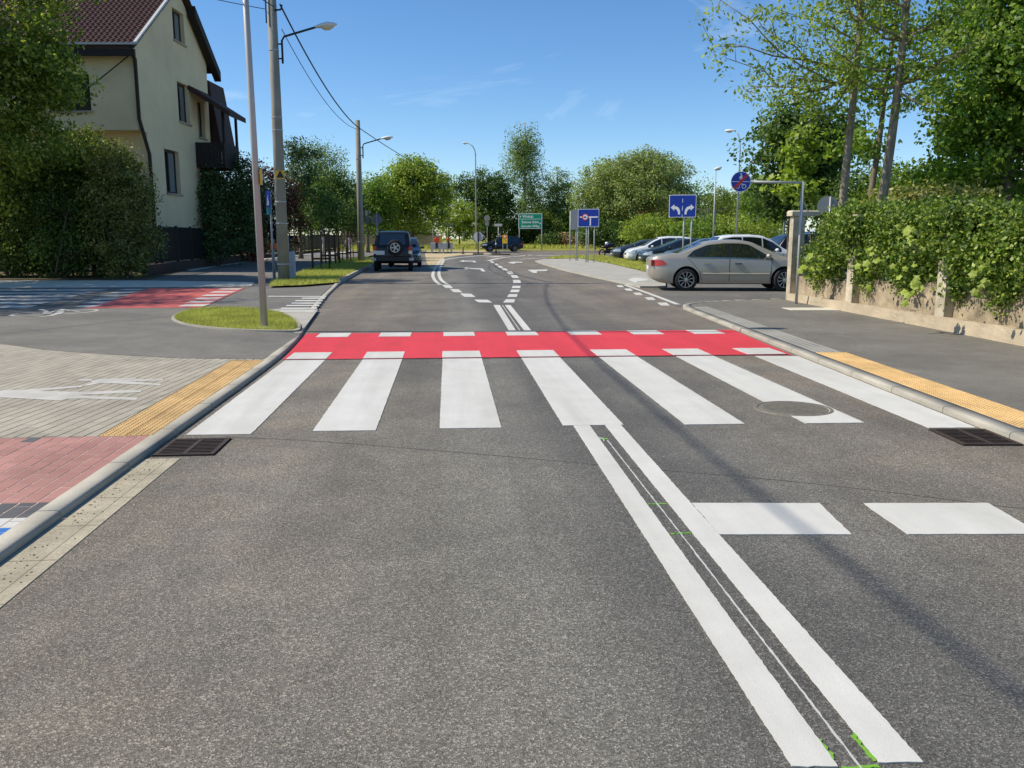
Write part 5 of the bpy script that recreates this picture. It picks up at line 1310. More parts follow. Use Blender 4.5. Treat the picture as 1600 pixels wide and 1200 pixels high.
S.seam(o, [(-0.22, 0.27), (-0.22, 0.6), (-0.22, 0.95)]); S.seam(o, [(-1.0, 0.32), (-1.05, 0.55), (-1.22, 0.75), (-1.42, 0.97)]); S.seam(o, [(0.93, 0.27), (0.96, 0.6), (0.98, 0.9)])
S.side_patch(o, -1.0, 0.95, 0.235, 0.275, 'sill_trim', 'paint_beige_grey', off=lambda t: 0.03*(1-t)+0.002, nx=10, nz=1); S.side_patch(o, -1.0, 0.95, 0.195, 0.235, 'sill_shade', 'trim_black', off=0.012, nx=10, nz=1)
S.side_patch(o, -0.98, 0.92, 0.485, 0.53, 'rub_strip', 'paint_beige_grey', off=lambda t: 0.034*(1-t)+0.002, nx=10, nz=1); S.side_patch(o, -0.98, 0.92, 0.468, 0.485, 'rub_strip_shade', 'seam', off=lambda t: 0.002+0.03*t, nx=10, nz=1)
S.side_patch(o, -1.36, 1.0, lambda x: S.belt(x)-0.012, lambda x: S.belt(x)+0.012, 'window_trim', 'chrome', off=0.010, nx=16, nz=1)
S.side_patch(o, -2.41, -1.98, lambda x: 0.71+0.05*max(0, (x+2.2)/0.22), lambda x: 0.885-0.16*max(0, (x+2.12)/0.2), 'taillight', 'tail_red', off=0.008, nx=8)
S.box_end(o, False, -0.80, -0.45, 0.72, 0.88, 'taillight', 'tail_red', out=-0.005); S.box_end(o, False, 0.45, 0.80, 0.72, 0.88, 'taillight', 'tail_red', out=-0.005)
S.box_end(o, False, -0.26, 0.26, 0.60, 0.71, 'number_plate', 'plate_white', out=0.02)
S.side_patch(o, 1.95, 2.36, 0.62, lambda x: 0.76-0.05*(x-1.95), 'headlight', 'head_clear', off=0.008)
S.handle(o, -0.98+0.12, 0.80); S.handle(o, 0.02, 0.79); S.mirrors(o, 0.86, 0.97, 'paint_beige_grey')
S.box_end(o, True, -0.4, 0.4, 0.45, 0.62, 'grille', 'trim_black', out=0.02)

def suv(big=True):
    return Car(4.3, 1.80, 1.84, [(-2.15, 1.08), (-2.10, 1.25), (-2.02, 1.62), (-1.95, 1.76), (-1.6, 1.82), (-0.4, 1.84), (0.15, 1.80), (0.45, 1.66), (0.95, 1.16), (1.15, 1.08), (1.9, 1.02), (2.1, 0.92), (2.15, 0.75)],
               [(-2.15, 0.45), (-1.9, 0.36), (1.8, 0.36), (2.15, 0.45)], [(-2.15, 1.08), (1.0, 1.06), (2.15, 0.95)], (-1.28, 1.32), 0.37, tum=0.14, endw=0.90, nose=0.25, roof_r=0.09)
def gen_windows(C, o, xa, xb, xc, xd, ws, rw, pil):
    zl = lambda x: C.belt(x)+0.02
    for a, b in pil: C.side_patch(o, a, b, zl, lambda x: C.T(x)-0.12, 'side_window', 'glass_dark')
    C.top_patch(o, *ws, 'windshield', 'glass_dark', 0.06); C.top_patch(o, *rw, 'rear_window', 'glass_dark', 0.09)
# black off-road car parked on the left, seen from behind
C = suv(); px = gp(612, 424.5)
fx = (0.03, 1.0); o = car_thing('offroad_car', (px[0], px[1]+2.15), math.pi/2+0.03, 'black off-road car parked on the left with spare wheel on its tailgate')
C.body(o, 'paint_black')
gen_windows(C, o, 0, 0, 0, 0, (0.30, 0.98), (-2.0, -1.98), [(-1.85, -1.0), (-0.92, -0.05), (0.03, 0.85)])
V = [(-2.125, -0.60, 1.20), (-2.125, 0.60, 1.20), (-2.03, 0.53, 1.66), (-2.03, -0.53, 1.66)]
put('rear_window', [(x-0.025, y, z) for x, y, z in V], [(0, 3, 2, 1)], 'glass_dark', o)
sw = MB().lathe([(0.22, -2.40), (0.335, -2.40), (0.36, -2.36), (0.36, -2.24), (0.33, -2.20), (0.20, -2.20), (0.0001, -2.20)], 'x', 28, (0, 0, 0)).obj('spare_wheel', 'tyre', o, True); sw.location = (0, -0.12, 1.08)
MB().lathe([(0.20, -2.31), (0.0001, -2.31)], 'x', 24).obj('hub_shadow', 'trim_black', sw)
rm = MB(); rm.lathe([(0.225, -2.395), (0.19, -2.395), (0.19, -2.30)], 'x', 24); rm.lathe([(0.06, -2.38), (0.0001, -2.385)], 'x', 12)
for q in range(5):
    a = 2*math.pi*q/5; ca, sa = math.cos(a), math.sin(a); rm.add([(-2.385, 0.05*ca-0.03*sa, 0.05*sa+0.03*ca), (-2.385, 0.05*ca+0.03*sa, 0.05*sa-0.03*ca), (-2.385, 0.2*ca+0.03*sa, 0.2*sa-0.03*ca), (-2.385, 0.2*ca-0.03*sa, 0.2*sa+0.03*ca)], [(0, 1, 2, 3)])
rm.obj('rim', 'alloy', sw)
MB().cbox(-2.30, -2.12, -0.86, 0.86, 0.48, 0.70, 0.03).obj('rear_bumper', 'trim_black', o)
for y in (-0.80, 0.80):
    MB().box(-2.21, -2.10, y-0.08, y+0.08, 0.95, 1.14).obj('taillight', 'tail_red', o); MB().box(-2.21, -2.10, y-0.08, y+0.08, 0.80, 0.945).obj('reverse_light', 'head_clear', o); MB().box(-2.315, -2.29, y-0.16 if y < 0 else y-0.05, y+0.05 if y < 0 else y+0.16, 0.5, 0.62).obj('bumper_corner', 'barrier_grey', o)
MB().box(-2.235, -2.19, 0.36, 0.74, 0.76, 0.94).obj('number_plate', 'plate_white', o)
C.wheels(o, 6); C.mirrors(o, 0.75, 1.12, 'paint_black')
for y in (-0.62, 0.62): MB().tube([(-1.7, y, 1.83), (-1.6, y, 1.90), (0.0, y, 1.90), (0.1, y, 1.84)], 0.02, 6).obj('roof_rail', 'trim_black', o)

def hatch(h=1.5, L_=4.2):
    k = L_/4.2
    return Car(L_, 1.76, h, [(-2.1*k, 0.85), (-2.06*k, 1.02), (-1.95*k, 1.15), (-1.6*k, h-0.09), (-1.1*k, h-0.01), (-0.3*k, h), (0.2*k, h-0.05), (0.6*k, h-0.22), (1.15*k, 1.04), (1.35*k, 0.98), (1.85*k, 0.86), (2.05*k, 0.72), (2.1*k, 0.58)],
               [(-2.1*k, 0.34), (-1.8*k, 0.2), (1.8*k, 0.2), (2.1*k, 0.26)], [(-2.1*k, 0.98), (0, 0.93), (1.3*k, 0.90), (2.1*k, 0.72)], (-1.25*k, 1.3*k), 0.315)
def front_details(C, o, hl=(0.62, 0.82)):
    L2 = C.L/2
    C.side_patch(o, L2-0.50, L2-0.03, hl[0], lambda x: hl[1]-0.12*max(0, (x-(L2-0.35))/0.35), 'headlight', 'head_clear', off=0.008)
    C.box_end(o, True, 0.38, 0.66, hl[0]-0.02, hl[0]+0.07, 'headlight', 'head_clear', out=-0.035); C.box_end(o, True, -0.66, -0.38, hl[0]-0.02, hl[0]+0.07, 'headlight', 'head_clear', out=-0.035)
    C.box_end(o, True, -0.34, 0.34, 0.50, 0.60, 'grille', 'trim_black', out=0.018); C.box_end(o, True, -0.55, 0.55, 0.29, 0.40, 'air_intake', 'trim_black', out=0.012)
    C.box_end(o, True, -0.26, 0.26, 0.42, 0.49, 'number_plate', 'plate_white', out=0.022)
def rear_details(C, o):
    L2 = C.L/2
    C.side_patch(o, -L2+0.02, -L2+0.28, 0.74, 0.95, 'taillight', 'tail_red', off=0.008); C.box_end(o, False, -0.26, 0.26, 0.62, 0.73, 'number_plate', 'plate_white', out=0.02)
    for a, b in ((-0.72, -0.45), (0.45, 0.72)): C.box_end(o, False, a, b, 0.72, 0.90, 'taillight', 'tail_red', out=0.012)
def full_car(C, xy, rz, paint, lab, group=None, name='parked_car', cat='car', ws=None, rw=None, sd=None, spokes=7, hl=(0.60, 0.80), cut=True):
    k = C.L/4.2; o = car_thing(name, xy, rz, lab, group, cat)
    C.body(o, paint, cut); ws = ws or (0.32*k, 1.18*k); rw = rw or (-1.93*k, -1.6*k); sd = sd or [(-1.5*k, -0.72*k), (-0.66*k, 0.12*k), (0.18*k, 0.95*k)]
    zl = lambda x: C.belt(x)+0.02
    for a, b in sd: C.side_patch(o, a, b, zl, lambda x: C.T(x)-0.11, 'side_window', 'glass_dark')
    C.top_patch(o, *ws, 'windshield', 'glass_dark', 0.06); C.top_patch(o, *rw, 'rear_window', 'glass_dark', 0.08)
    C.wheels(o, spokes); front_details(C, o, hl); rear_details(C, o); C.mirrors(o, 0.72*k, 0.98, paint)
    C.seam(o, [(0.15*k, 0.28), (0.15*k, 0.93)]); C.seam(o, [(-0.69*k, 0.3), (-0.69*k, 0.93)]); C.seam(o, [(1.0*k, 0.3), (1.02*k, 0.88)])
    for hx in (0.0, -0.85*k): C.handle(o, hx, 0.80, paint)
    return o
p = gp(651, 421)
full_car(hatch(1.55, 4.1), (-2.35+0.15, p[1]+5.2), -math.pi/2+0.02, 'paint_green_grey', 'grey-green hatchback facing the viewer just behind the black off-road car')
# black car crossing on the main road
C = suv(); C2 = Car(4.6, 1.84, 1.72, [(-2.3, 1.0), (-2.22, 1.2), (-1.95, 1.56), (-1.7, 1.66), (-0.5, 1.72), (0.1, 1.69), (0.5, 1.55), (1.15, 1.12), (1.35, 1.06), (2.0, 0.97), (2.2, 0.85), (2.3, 0.68)],
         [(-2.3, 0.42), (-2.0, 0.28), (2.0, 0.28), (2.3, 0.38)], [(-2.3, 1.0), (1.2, 0.99), (2.3, 0.85)], (-1.38, 1.42), 0.37, tum=0.18, endw=0.84)
full_car(C2, gp(784, 393.2), math.pi+0.10, 'paint_navy', 'dark navy off-road car crossing the far junction to the left', name='moving_car', ws=(0.32, 1.2), rw=(-2.2, -1.92), sd=[(-1.85, -1.05), (-0.95, 0.0), (0.08, 0.95)], hl=(0.7, 0.88))
# row of parked cars, noses to the road
G = 'cars parked behind the grass verge'
full_car(hatch(1.42, 4.4), (13.6, 58.5), math.pi-0.06, 'paint_blue_grey', 'blue-grey car farthest left in the parked row behind the grass verge', G)
full_car(hatch(1.62, 4.4), (13.25, 52.2), math.pi-0.04, 'paint_white', 'white parked car with dark bumper between the blue-grey and the teal ones', G)
full_car(hatch(1.48, 4.3), (12.75, 46.2), math.pi-0.05, 'paint_teal', 'dark teal hatchback parked nearest the grass verge', G)
full_car(hatch(1.52, 4.2), (12.95, 42.2), math.pi-0.05, 'paint_blue_grey', 'blue-grey hatchback half hidden behind the boot of the grey sedan', G)
full_car(hatch(1.66, 4.3), (13.2, 36.3), 0.0, 'paint_white', 'white car whose roof shows above the grey sedan', G)
full_car(C2, (17.2, 38.6), 0.02, 'paint_navy', 'dark navy estate parked behind the bonnet of the grey sedan', G, ws=(0.32, 1.2), rw=(-2.2, -1.92), sd=[(-1.85, -1.05), (-0.95, 0.0), (0.08, 0.95)], hl=(0.7, 0.88))
full_car(hatch(1.5, 4.2), (22.6, 60), math.pi, 'paint_silver', 'silver car far back in the lot above the navy estate', G, cut=False)
V1 = Car(5.2, 1.95, 2.15, [(-2.6, 1.3), (-2.55, 1.95), (-2.4, 2.1), (-1.5, 2.15), (0.8, 2.12), (1.2, 1.95), (1.9, 1.25), (2.2, 1.12), (2.5, 0.95), (2.6, 0.7)], [(-2.6, 0.4), (2.6, 0.35)], [(-2.6, 1.2), (2.0, 1.15), (2.6, 0.95)], (-1.6, 1.65), 0.34, tum=0.10, endw=0.9, nose=0.3)
full_car(V1, (27.5, 61), math.pi, 'paint_white', 'white van whose roof shows left of the wall pillar', G, cat='van', name='parked_van', ws=(1.15, 1.95), rw=(-2.5, -2.42), sd=[(-1.9, -0.6), (-0.5, 0.4), (0.5, 1.15)], cut=False)
# motorcycle by the verge
mx, my = gp(952, 401, 0.0)
o = tag(E('motorcycle', (mx, my, 0.0), 0.25), 'dark motorcycle standing on the road left of the parked cars', 'motorcycle')
for x in (-0.65, 0.7):
    w = MB().lathe([(0.22, -0.06), (0.30, -0.055), (0.315, 0), (0.30, 0.055), (0.22, 0.06), (0.21, 0), (0.22, -0.06)], 'y', 20).obj('wheel', 'tyre', o, True); w.location = (x, 0, 0.315)
b = MB(); b.tube([(-0.7, 0, 0.75), (-0.35, 0, 0.80), (0.05, 0, 0.88), (0.35, 0, 0.95), (0.5, 0, 0.86)], [0.06, 0.14, 0.15, 0.18, 0.06], 10); b.tube([(-0.3, 0, 0.45), (0.3, 0, 0.45)], [0.17, 0.2], 10); b.obj('body', 'trim_black', o, True)
MB().tube([(0.7, 0, 0.32), (0.48, 0, 0.95), (0.42, 0, 1.08)], 0.04, 6).obj('fork', 'dark_metal', o); MB().tube([(0.38, -0.35, 1.1), (0.44, 0, 1.05), (0.38, 0.35, 1.1)], 0.02, 6).obj('handlebar', 'dark_metal', o)
MB().lathe([(0.001, 0.0), (0.12, -0.02), (0.14, -0.12), (0.11, -0.24), (0.001, -0.26)], 'z', 12, (-0.25, 0, 1.2)).obj('helmet', 'sign_white', o, True); MB().tube([(-0.65, 0, 0.32), (-0.1, 0, 0.5)], 0.035, 6).obj('swing_arm', 'dark_metal', o)
# ------------------------------------------------------------------ vegetation
def leaf_quads(C, N, size, rg, aspect=0.6):
    n = len(C)
    N = N/np.linalg.norm(N, axis=1, keepdims=True)
    a = rg.normal(size=(n, 3)); u = np.cross(N, a); u /= np.linalg.norm(u, axis=1, keepdims=True)+1e-9
    w = np.cross(N, u); s = size*(0.55+rg.random(n)*0.9)
    U = u*(s/2)[:, None]; Wv = w*(s*aspect/2)[:, None]; k = rg.uniform(-0.15, 0.15, n)[:, None]
    V = np.zeros((n, 4, 3)); V[:, 0] = C-U; V[:, 1] = C+Wv+U*k; V[:, 2] = C+U; V[:, 3] = C-Wv+U*k
    return V.reshape(-1, 3)
def crown(lobes, nclump, per, cr, size, rg, surf=0.45, up=0.4, aspect=0.6, squash=0.7, droop=0.0):
    L_ = np.array(lobes, float); vol = (L_[:, 3]*L_[:, 4]*L_[:, 5])**0.75; idx = rg.choice(len(L_), nclump, p=vol/vol.sum())
    d = rg.normal(size=(nclump, 3)); d /= np.linalg.norm(d, axis=1, keepdims=True); r = rg.random(nclump)**surf
    cc_ = L_[idx, :3]+d*r[:, None]*L_[idx, 3:6]
    n = nclump*per; ci = np.repeat(np.arange(nclump), per)
    sc = cr*(0.6+0.8*rg.random(nclump))
    off = np.clip(rg.normal(size=(n, 3)), -1.5, 1.5)*sc[ci][:, None]*np.array([1, 1, squash])
    if droop: off[:, 2] -= np.abs(rg.normal(size=n))*droop
    P = cc_[ci]+off
    nr = d[ci]*0.7+rg.normal(size=(n, 3))*0.65+np.array([0, 0, up])
    return leaf_quads(P, nr, size, rg, aspect), cc_
def limb(mb, a, b, r0, r1, rg, bend=0.12, k=5):
    a = np.array(a, float); b = np.array(b, float); L_ = np.linalg.norm(b-a); pts = []
    o1 = rg.normal(size=3)*bend*L_*0.5; o1[2] = abs(o1[2])*0.3
    for i in range(k+1):
        t = i/k; p = a+(b-a)*t+o1*math.sin(math.pi*t)+np.array([0, 0, -0.10*L_*math.sin(math.pi*t)*(0.6)]); pts.append(tuple(p))
    mb.tube(pts, [r0+(r1-r0)*i/k for i in range(k+1)], 6); return pts
def tree(loc, lab, H, r, lobes, leaf, barkm='bark', nclump=260, per=40, cr=0.45, size=0.22, seed=1, name='tree', limbs=14, fork=0.35, cat='tree', group=None, extra=None, lean=(0, 0), droop=0.0, surf=0.45, aspect=0.6, up=0.4, squash=0.7):
    rg = np.random.default_rng(seed); o = tag(E(name, loc), lab, cat, group)
    V, cl = crown(lobes, nclump, per, cr, size, rg, surf, up, aspect, squash, droop)
    c = np_mesh('crown', V, 4, leaf, o)
    if extra:
        V2, _ = crown(lobes, extra[1], extra[2], cr*0.5, extra[3], rg, 0.12, 0.6); np_mesh('blossom', V2, 4, extra[0], o)
    t = MB(); k = 7
    pts = [(lean[0]*(i/k)+rg.normal()*0.03*H/8, lean[1]*(i/k)+rg.normal()*0.03*H/8, -0.2+(H+0.2)*i/k) for i in range(k+1)]; pts[0] = (0, 0, -0.2)
    t.tube(pts, [r*(1.25 if i == 0 else 1)*(1-0.82*i/k) for i in range(k+1)], 9)
    order = rg.permutation(len(cl))[:limbs]
    for q in order:
        zz = max(fork*H, min(cl[q][2]-0.25*np.hypot(cl[q][0]-lean[0]*.5, cl[q][1]), H*0.9)); f = zz/H
        a = (lean[0]*f, lean[1]*f, zz); limb(t, a, cl[q], r*(1-0.8*f)*0.5, 0.012*max(1, H/8), rg)
    t.obj('trunk', barkm, o, True)
    return o
def ground_at(px, D): p = at(px, 400, D); return (p[0], p[1], 0.0)
def lob(px, py, D, base, rx, rz, ry=None):
    """crown lobe centred on a sight line at distance D, relative to the tree base"""
    p = at(px, py, D); return (p[0]-base[0], p[1]-base[1], p[2]-base[2], rx, ry or rx, rz)
# --- left: big tree and hedge in front of the house
b = (-19.4, 28.2, 0.05)
tree(b, 'big leafy tree at the left edge overhanging the hedge', 11, 0.32, [(0.3, 1.5, 8.5, 4.6, 5.2, 3.0), (2.3, 2.6, 6.2, 3.2, 4.0, 2.6), (-1, -2.5, 6.0, 3.5, 3.5, 2.6), (1.2, 3, 10.2, 3.0, 3.0, 2.0), (0.5, -2.0, 9.0, 3.0, 3.0, 2.2), (2.6, 2.8, 3.6, 2.2, 2.6, 2.0), (0.3, -6.8, 10.8, 3.0, 2.6, 1.8), (-0.8, -9.2, 9.6, 2.6, 2.0, 1.5), (-1.5, -5.0, 8.5, 3.0, 2.6, 1.6), lob(20, 110, 30, b, 1.8, 1.6), lob(60, 90, 30, b, 1.6, 1.4), lob(45, 40, 30, b, 1.7, 1.6), lob(70, 130, 30.5, b, 1.3, 1.2), lob(30, 190, 30, b, 1.8, 1.5), lob(60, 240, 31, b, 1.6, 1.2), lob(60, -40, 30.5, b, 1.8, 1.4)], 'leaf_bigtree', nclump=2300, per=46, cr=0.32, size=0.15, seed=5, limbs=26)
def shrub(lab, base, lobes, leaf, nclump, per, cr, size, seed, name='shrub', cat='shrub', group=None, aspect=0.62, squash=0.8, surf=0.4):
    rg = np.random.default_rng(seed); o = tag(E(name, base), lab, cat, group)
    V, cl = crown(lobes, nclump, per, cr, size, rg, surf, 0.35, aspect, squash); np_mesh('foliage', V, 4, leaf, o)
    t = MB()
    for q in rg.permutation(len(cl))[:9]: limb(t, (rg.normal()*0.15, rg.normal()*0.15, -0.1), cl[q], 0.05, 0.012, rg)
    t.obj('stems', 'bark', o, True); return o
def hedge_at(px, D): return (*at(px, 437, D)[:2], 0.05)
HG = 'shrubs of the dark hedge below the big tree'
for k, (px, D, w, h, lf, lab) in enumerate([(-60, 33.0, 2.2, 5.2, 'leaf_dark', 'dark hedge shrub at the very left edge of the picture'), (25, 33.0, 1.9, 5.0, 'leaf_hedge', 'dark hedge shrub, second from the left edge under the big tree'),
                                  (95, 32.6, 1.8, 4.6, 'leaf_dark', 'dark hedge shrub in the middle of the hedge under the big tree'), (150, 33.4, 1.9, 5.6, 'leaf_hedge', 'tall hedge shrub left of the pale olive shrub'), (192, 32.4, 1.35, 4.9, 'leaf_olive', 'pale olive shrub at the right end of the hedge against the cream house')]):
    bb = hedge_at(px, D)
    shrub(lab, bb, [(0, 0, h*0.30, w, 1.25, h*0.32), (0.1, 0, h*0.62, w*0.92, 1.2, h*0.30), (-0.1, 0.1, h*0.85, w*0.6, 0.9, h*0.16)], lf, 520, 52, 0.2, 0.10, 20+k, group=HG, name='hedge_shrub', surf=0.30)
# dark growth behind the fence, right of the house
bb = (*at(338, 400, 45.5)[:2], 0.05)
shrub('dark shadowed conifer against the balcony end of the house', bb, [(0.1, 0, 2.4, 1.5, 1.3, 2.5), (-0.1, 0, 4.2, 1.0, 1.0, 1.2), (1.3, 0.8, 3.2, 1.3, 1.2, 2.6)], 'leaf_pine', 420, 60, 0.3, 0.13, 41, 'conifer', 'conifer')
bb = (*at(392, 398, 54)[:2], 0.05)
shrub('dark purple-leaved shrub behind the fence left of the nearer concrete pole', bb, [(0, 0, 2.2, 1.7, 1.5, 2.2), (0.6, 0, 4.4, 1.4, 1.2, 1.7), (1.9, 0.5, 3.0, 1.5, 1.3, 2.6)], 'leaf_purple', 360, 60, 0.3, 0.13, 42)
bb = (*at(262, 400, 44)[:2], 0.05)
shrub('small dark shrub behind the picket fence below the house windows', bb, [(0, 0, 0.8, 2.6, 0.6, 0.9)], 'leaf_dark', 120, 40, 0.25, 0.14, 43)
# --- right: ivy over the wall
rg = np.random.default_rng(77)
ivy = tag(E('ivy', (8.2, 12.5, 0.6)), 'thick ivy and creeper covering the rubble wall and its pillars', 'ivy')
lb = []
for y in np.arange(3.5, 19.9, 0.5):
    f = 1.0 if y < 18.9 else 0.75
    for zc, rx, rz, xo in ((1.22, 0.42, 0.48, 0.12), (1.66, 0.44, 0.38, 0.22), (1.90, 0.48, 0.20, 0.40)):
        if abs(y-19.5) < 0.45 and zc > 1.9: continue
        lb.append((wall_x(y)-8.2+xo+(0.22 if y > 18.3 else 0.0)+rg.normal()*0.05, y-12.5, (zc+rg.normal()*0.06)*f-0.6, rx*f, 0.42, rz*f))
for y in wy[1:5]:
    lb += [(wall_x(y)-8.2-0.12, y-12.5, 1.62-0.6, 0.3, 0.4, 0.42), (wall_x(y)-8.2-0.10, y-12.5, 1.85-0.6, 0.35, 0.4, 0.2)]*2
V, cl = crown(lb, 3900, 38, 0.10, 0.060, rg, 0.30, 0.15, 0.75, 0.9)
np_mesh('foliage', V, 4, 'leaf_ivy', ivy)
lb2 = []
for y in (18.4, 17.6, 16.0, 14.6, 12.9, 11.7, 10.3, 8.6): lb2.append((wall_x(y)-8.2-0.02, y-12.5, 0.88-0.6+rg.normal()*0.08, 0.16, 0.35, 0.30))
V, _ = crown(lb2, 200, 30, 0.08, 0.055, rg, 0.5, 0.0, 0.75, 1.0, 0.12); np_mesh('trailing_foliage', V, 4, 'leaf_ivy', ivy)
st_ = MB()
for y in np.arange(4, 19.5, 0.8): limb(st_, (wall_x(y)-8.2+0.2, y-12.5, -0.55), (wall_x(y)-8.2+0.15+rg.normal()*0.1, y-12.5+rg.normal()*0.3, 1.2), 0.03, 0.01, rg)
st_.obj('stems', 'bark', ivy, True)
def young_leaves(px, py, D, lab, n, seed, size=0.15):
    rg2 = np.random.default_rng(seed); p = at(px, py, D); o = tag(E('maple_sprig', (p[0], p[1], p[2])), lab, 'leaves', 'pale young maple sprigs in the ivy')
    k = 5; star = []
    for q in range(10):
        a = 2*math.pi*q/10+math.pi/2; rr = 0.5 if q % 2 == 0 else 0.34; star.append((rr*math.cos(a), rr*math.sin(a)))
    s_ = MB(); s_.tube([(0.25, 0.15, -0.3), (0.1, 0.05, -0.1), (0, 0, 0.05)], [0.012, 0.008, 0.005], 5); s_.obj('stem', 'bark', o)
    for i in range(n):
        c = rg2.normal(size=3)*np.array([0.07, 0.14, 0.13]); nr = Vector((-0.7+rg2.normal()*0.35, -0.45+rg2.normal()*0.35, 0.5+rg2.normal()*0.35)).normalized(); u = nr.orthogonal().normalized(); w = nr.cross(u); sz = size*(0.6+rg2.random()*0.6)
        a0 = rg2.random()*6.28; u2 = u*math.cos(a0)+w*math.sin(a0); w2 = nr.cross(u2)
        put('leaf', [tuple(Vector(c)+u2*(x*sz)+w2*(y*sz)) for x, y in star]+[tuple(Vector(c)+nr*0.012)], [(10, q, (q+1) % 10) for q in range(10)], 'leaf_young', o)
young_leaves(1420, 362, 13.6, 'pale yellow maple sprig high in the ivy above the middle pillar', 9, 1)
young_leaves(1425, 448, 13.1, 'big bright green maple sprig hanging low over the rubble wall', 16, 2)
young_leaves(1365, 420, 14.8, 'bright maple sprig low in the ivy between the second and third pillars', 8, 3, 0.14)
young_leaves(1265, 420, 18.2, 'pale maple sprig low in the ivy beside the post with the arm', 10, 4, 0.18)
young_leaves(1530, 433, 11.7, 'bright maple sprig low in the ivy near the right edge', 7, 5, 0.13)
young_leaves(1360, 392, 15.2, 'small pale maple sprig in the ivy near the second pillar', 4, 6, 0.13)
# --- right: trees behind the wall
b = (*at(1318, 400, 21.5)[:2], 0.1)
b1 = b
def ash(b, lab, H, r, lean, seed, targets, nl=20, zmin=0.42, az=(0, 6.283)):
    rg = np.random.default_rng(seed); o = tag(E('ash_tree', b), lab, 'tree'); t = MB(); k = 9
    tp = lambda f: np.array([lean[0]*f+0.10*math.sin(f*5+seed), lean[1]*f+0.06*math.cos(f*4), H*f])
    pts = [tuple(tp(i/k)) for i in range(k+1)]; pts[0] = (0, 0, -0.2)
    t.tube(pts, [r*(1-0.62*i/k) for i in range(k+1)], 10)
    ends = []; C_ = []
    lims = [(max(zmin, min(0.92, (q[2]-0.45*math.hypot(q[0], q[1]))/H)), np.array(q)) for q in targets]
    for i in range(nl):
        f = zmin+(0.98-zmin)*rg.random()**0.8; a = az[0]+(az[1]-az[0])*rg.random(); L_ = (1.2+1.7*rg.random())*(1.25-0.6*f); el = 0.25+0.7*rg.random()
        lims.append((f, tp(f)+np.array([math.cos(a)*math.cos(el), math.sin(a)*math.cos(el), math.sin(el)])*L_))
    for f, e in lims:
        p0 = tp(f); d = e-p0; L_ = np.linalg.norm(d); n = 6; bend = rg.normal(size=3)*0.10*L_; P = []
        for i in range(n+1):
            u = i/n; P.append(p0+d*u+bend*math.sin(math.pi*u)+np.array([0, 0, -0.06*L_*math.sin(math.pi*u)])+rg.normal(size=3)*0.025*L_*(0 < i < n))
        r0 = r*(1-0.62*f)*0.38; t.tube([tuple(q) for q in P], [r0*(1-0.85*i/n)+0.004 for i in range(n+1)], 6)
        for i in range(2, n+1):
            for _ in range(2):
                td = d/L_*0.5+rg.normal(size=3)*0.6; td[2] += 0.1; td *= (0.35+0.5*rg.random())*(0.6+0.1*L_)/max(0.3, np.linalg.norm(td)); q0 = P[i]; q1 = q0+td; mid = (q0+q1)/2+rg.normal(size=3)*0.05+np.array([0, 0, 0.04])
                t.tube([tuple(q0), tuple(mid), tuple(q1)], [0.011, 0.007, 0.003], 4); C_.append(q1); C_.append(mid)
    C_ = np.array(C_); per = 24; n = len(C_)*per; ci = np.repeat(np.arange(len(C_)), per); keep = rg.random(len(C_)) < 0.8
    Pn = C_[ci]+rg.normal(size=(n, 3))*np.array([0.17, 0.17, 0.12])+np.array([0, 0, -0.05]); m = keep[ci]
    V = leaf_quads(Pn[m], rg.normal(size=(m.sum(), 3))*0.7+np.array([0, 0, 0.5]), 0.115, rg, 0.42)
    t.obj('trunk', 'bark_ash', o, True); np_mesh('crown', V, 4, 'leaf_ash', o); return o
def rel(px, py, D, b): p = at(px, py, D); return (p[0]-b[0], p[1]-b[1], p[2]-b[2])
ash(b, 'slender ash tree with straight trunk behind the wall, left of the pair', 10.6, 0.115, (-0.12, 0), 61, [rel(1115, 72, 20.5, b), rel(1150, 96, 20.8, b), rel(1165, 140, 21, b), rel(1190, 40, 21, b), rel(1125, 0, 20.5, b), rel(1230, 20, 21.5, b), rel(1215, 150, 21.5, b), rel(1270, 190, 21.5, b)], 18, 0.5)
b = (*at(1368, 400, 20.5)[:2], 0.1)
ash(b, 'slender leaning ash tree behind the wall, right of the pair', 10.8, 0.125, (0.28, -0.1), 62, [rel(1500, 20, 20, b), rel(1520, 75, 19.5, b), rel(1560, 60, 19.5, b), rel(1450, 170, 20, b), rel(1290, 60, 20.5, b), rel(1280, 10, 20.5, b), rel(1440, 90, 20, b), rel(1330, 110, 20.5, b)], 16, 0.45)
b = (*at(1345, 395, 25)[:2], 0.1)
tree(b, 'thin dark-trunked tree standing between and behind the two ash trees', 9.5, 0.12, [lob(1375, 90, 25, b, 1.2, 1.6), lob(1350, 230, 25, b, 0.9, 0.6)], 'leaf_maple', 'bark', nclump=90, per=28, cr=0.25, size=0.15, seed=63, limbs=14, fork=0.4, lean=(0.7, 0))
b = (*at(1235, 395, 33)[:2], 0.1)
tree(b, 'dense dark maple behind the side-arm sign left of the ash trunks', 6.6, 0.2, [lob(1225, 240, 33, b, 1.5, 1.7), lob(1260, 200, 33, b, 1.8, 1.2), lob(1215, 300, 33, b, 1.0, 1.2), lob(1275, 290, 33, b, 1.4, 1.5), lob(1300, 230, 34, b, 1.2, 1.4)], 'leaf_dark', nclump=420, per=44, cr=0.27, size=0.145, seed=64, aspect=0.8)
b = (*at(1250, 398, 27)[:2], 0.1)
tree(b, 'young maple with pale leaves in front of the dense dark maple', 4.6, 0.06, [lob(1250, 240, 27, b, 0.7, 0.9), lob(1235, 285, 27, b, 0.65, 0.45), lob(1262, 300, 26.5, b, 0.5, 0.4)], 'leaf_ash', nclump=60, per=22, cr=0.17, size=0.16, seed=65, aspect=0.9, limbs=10)
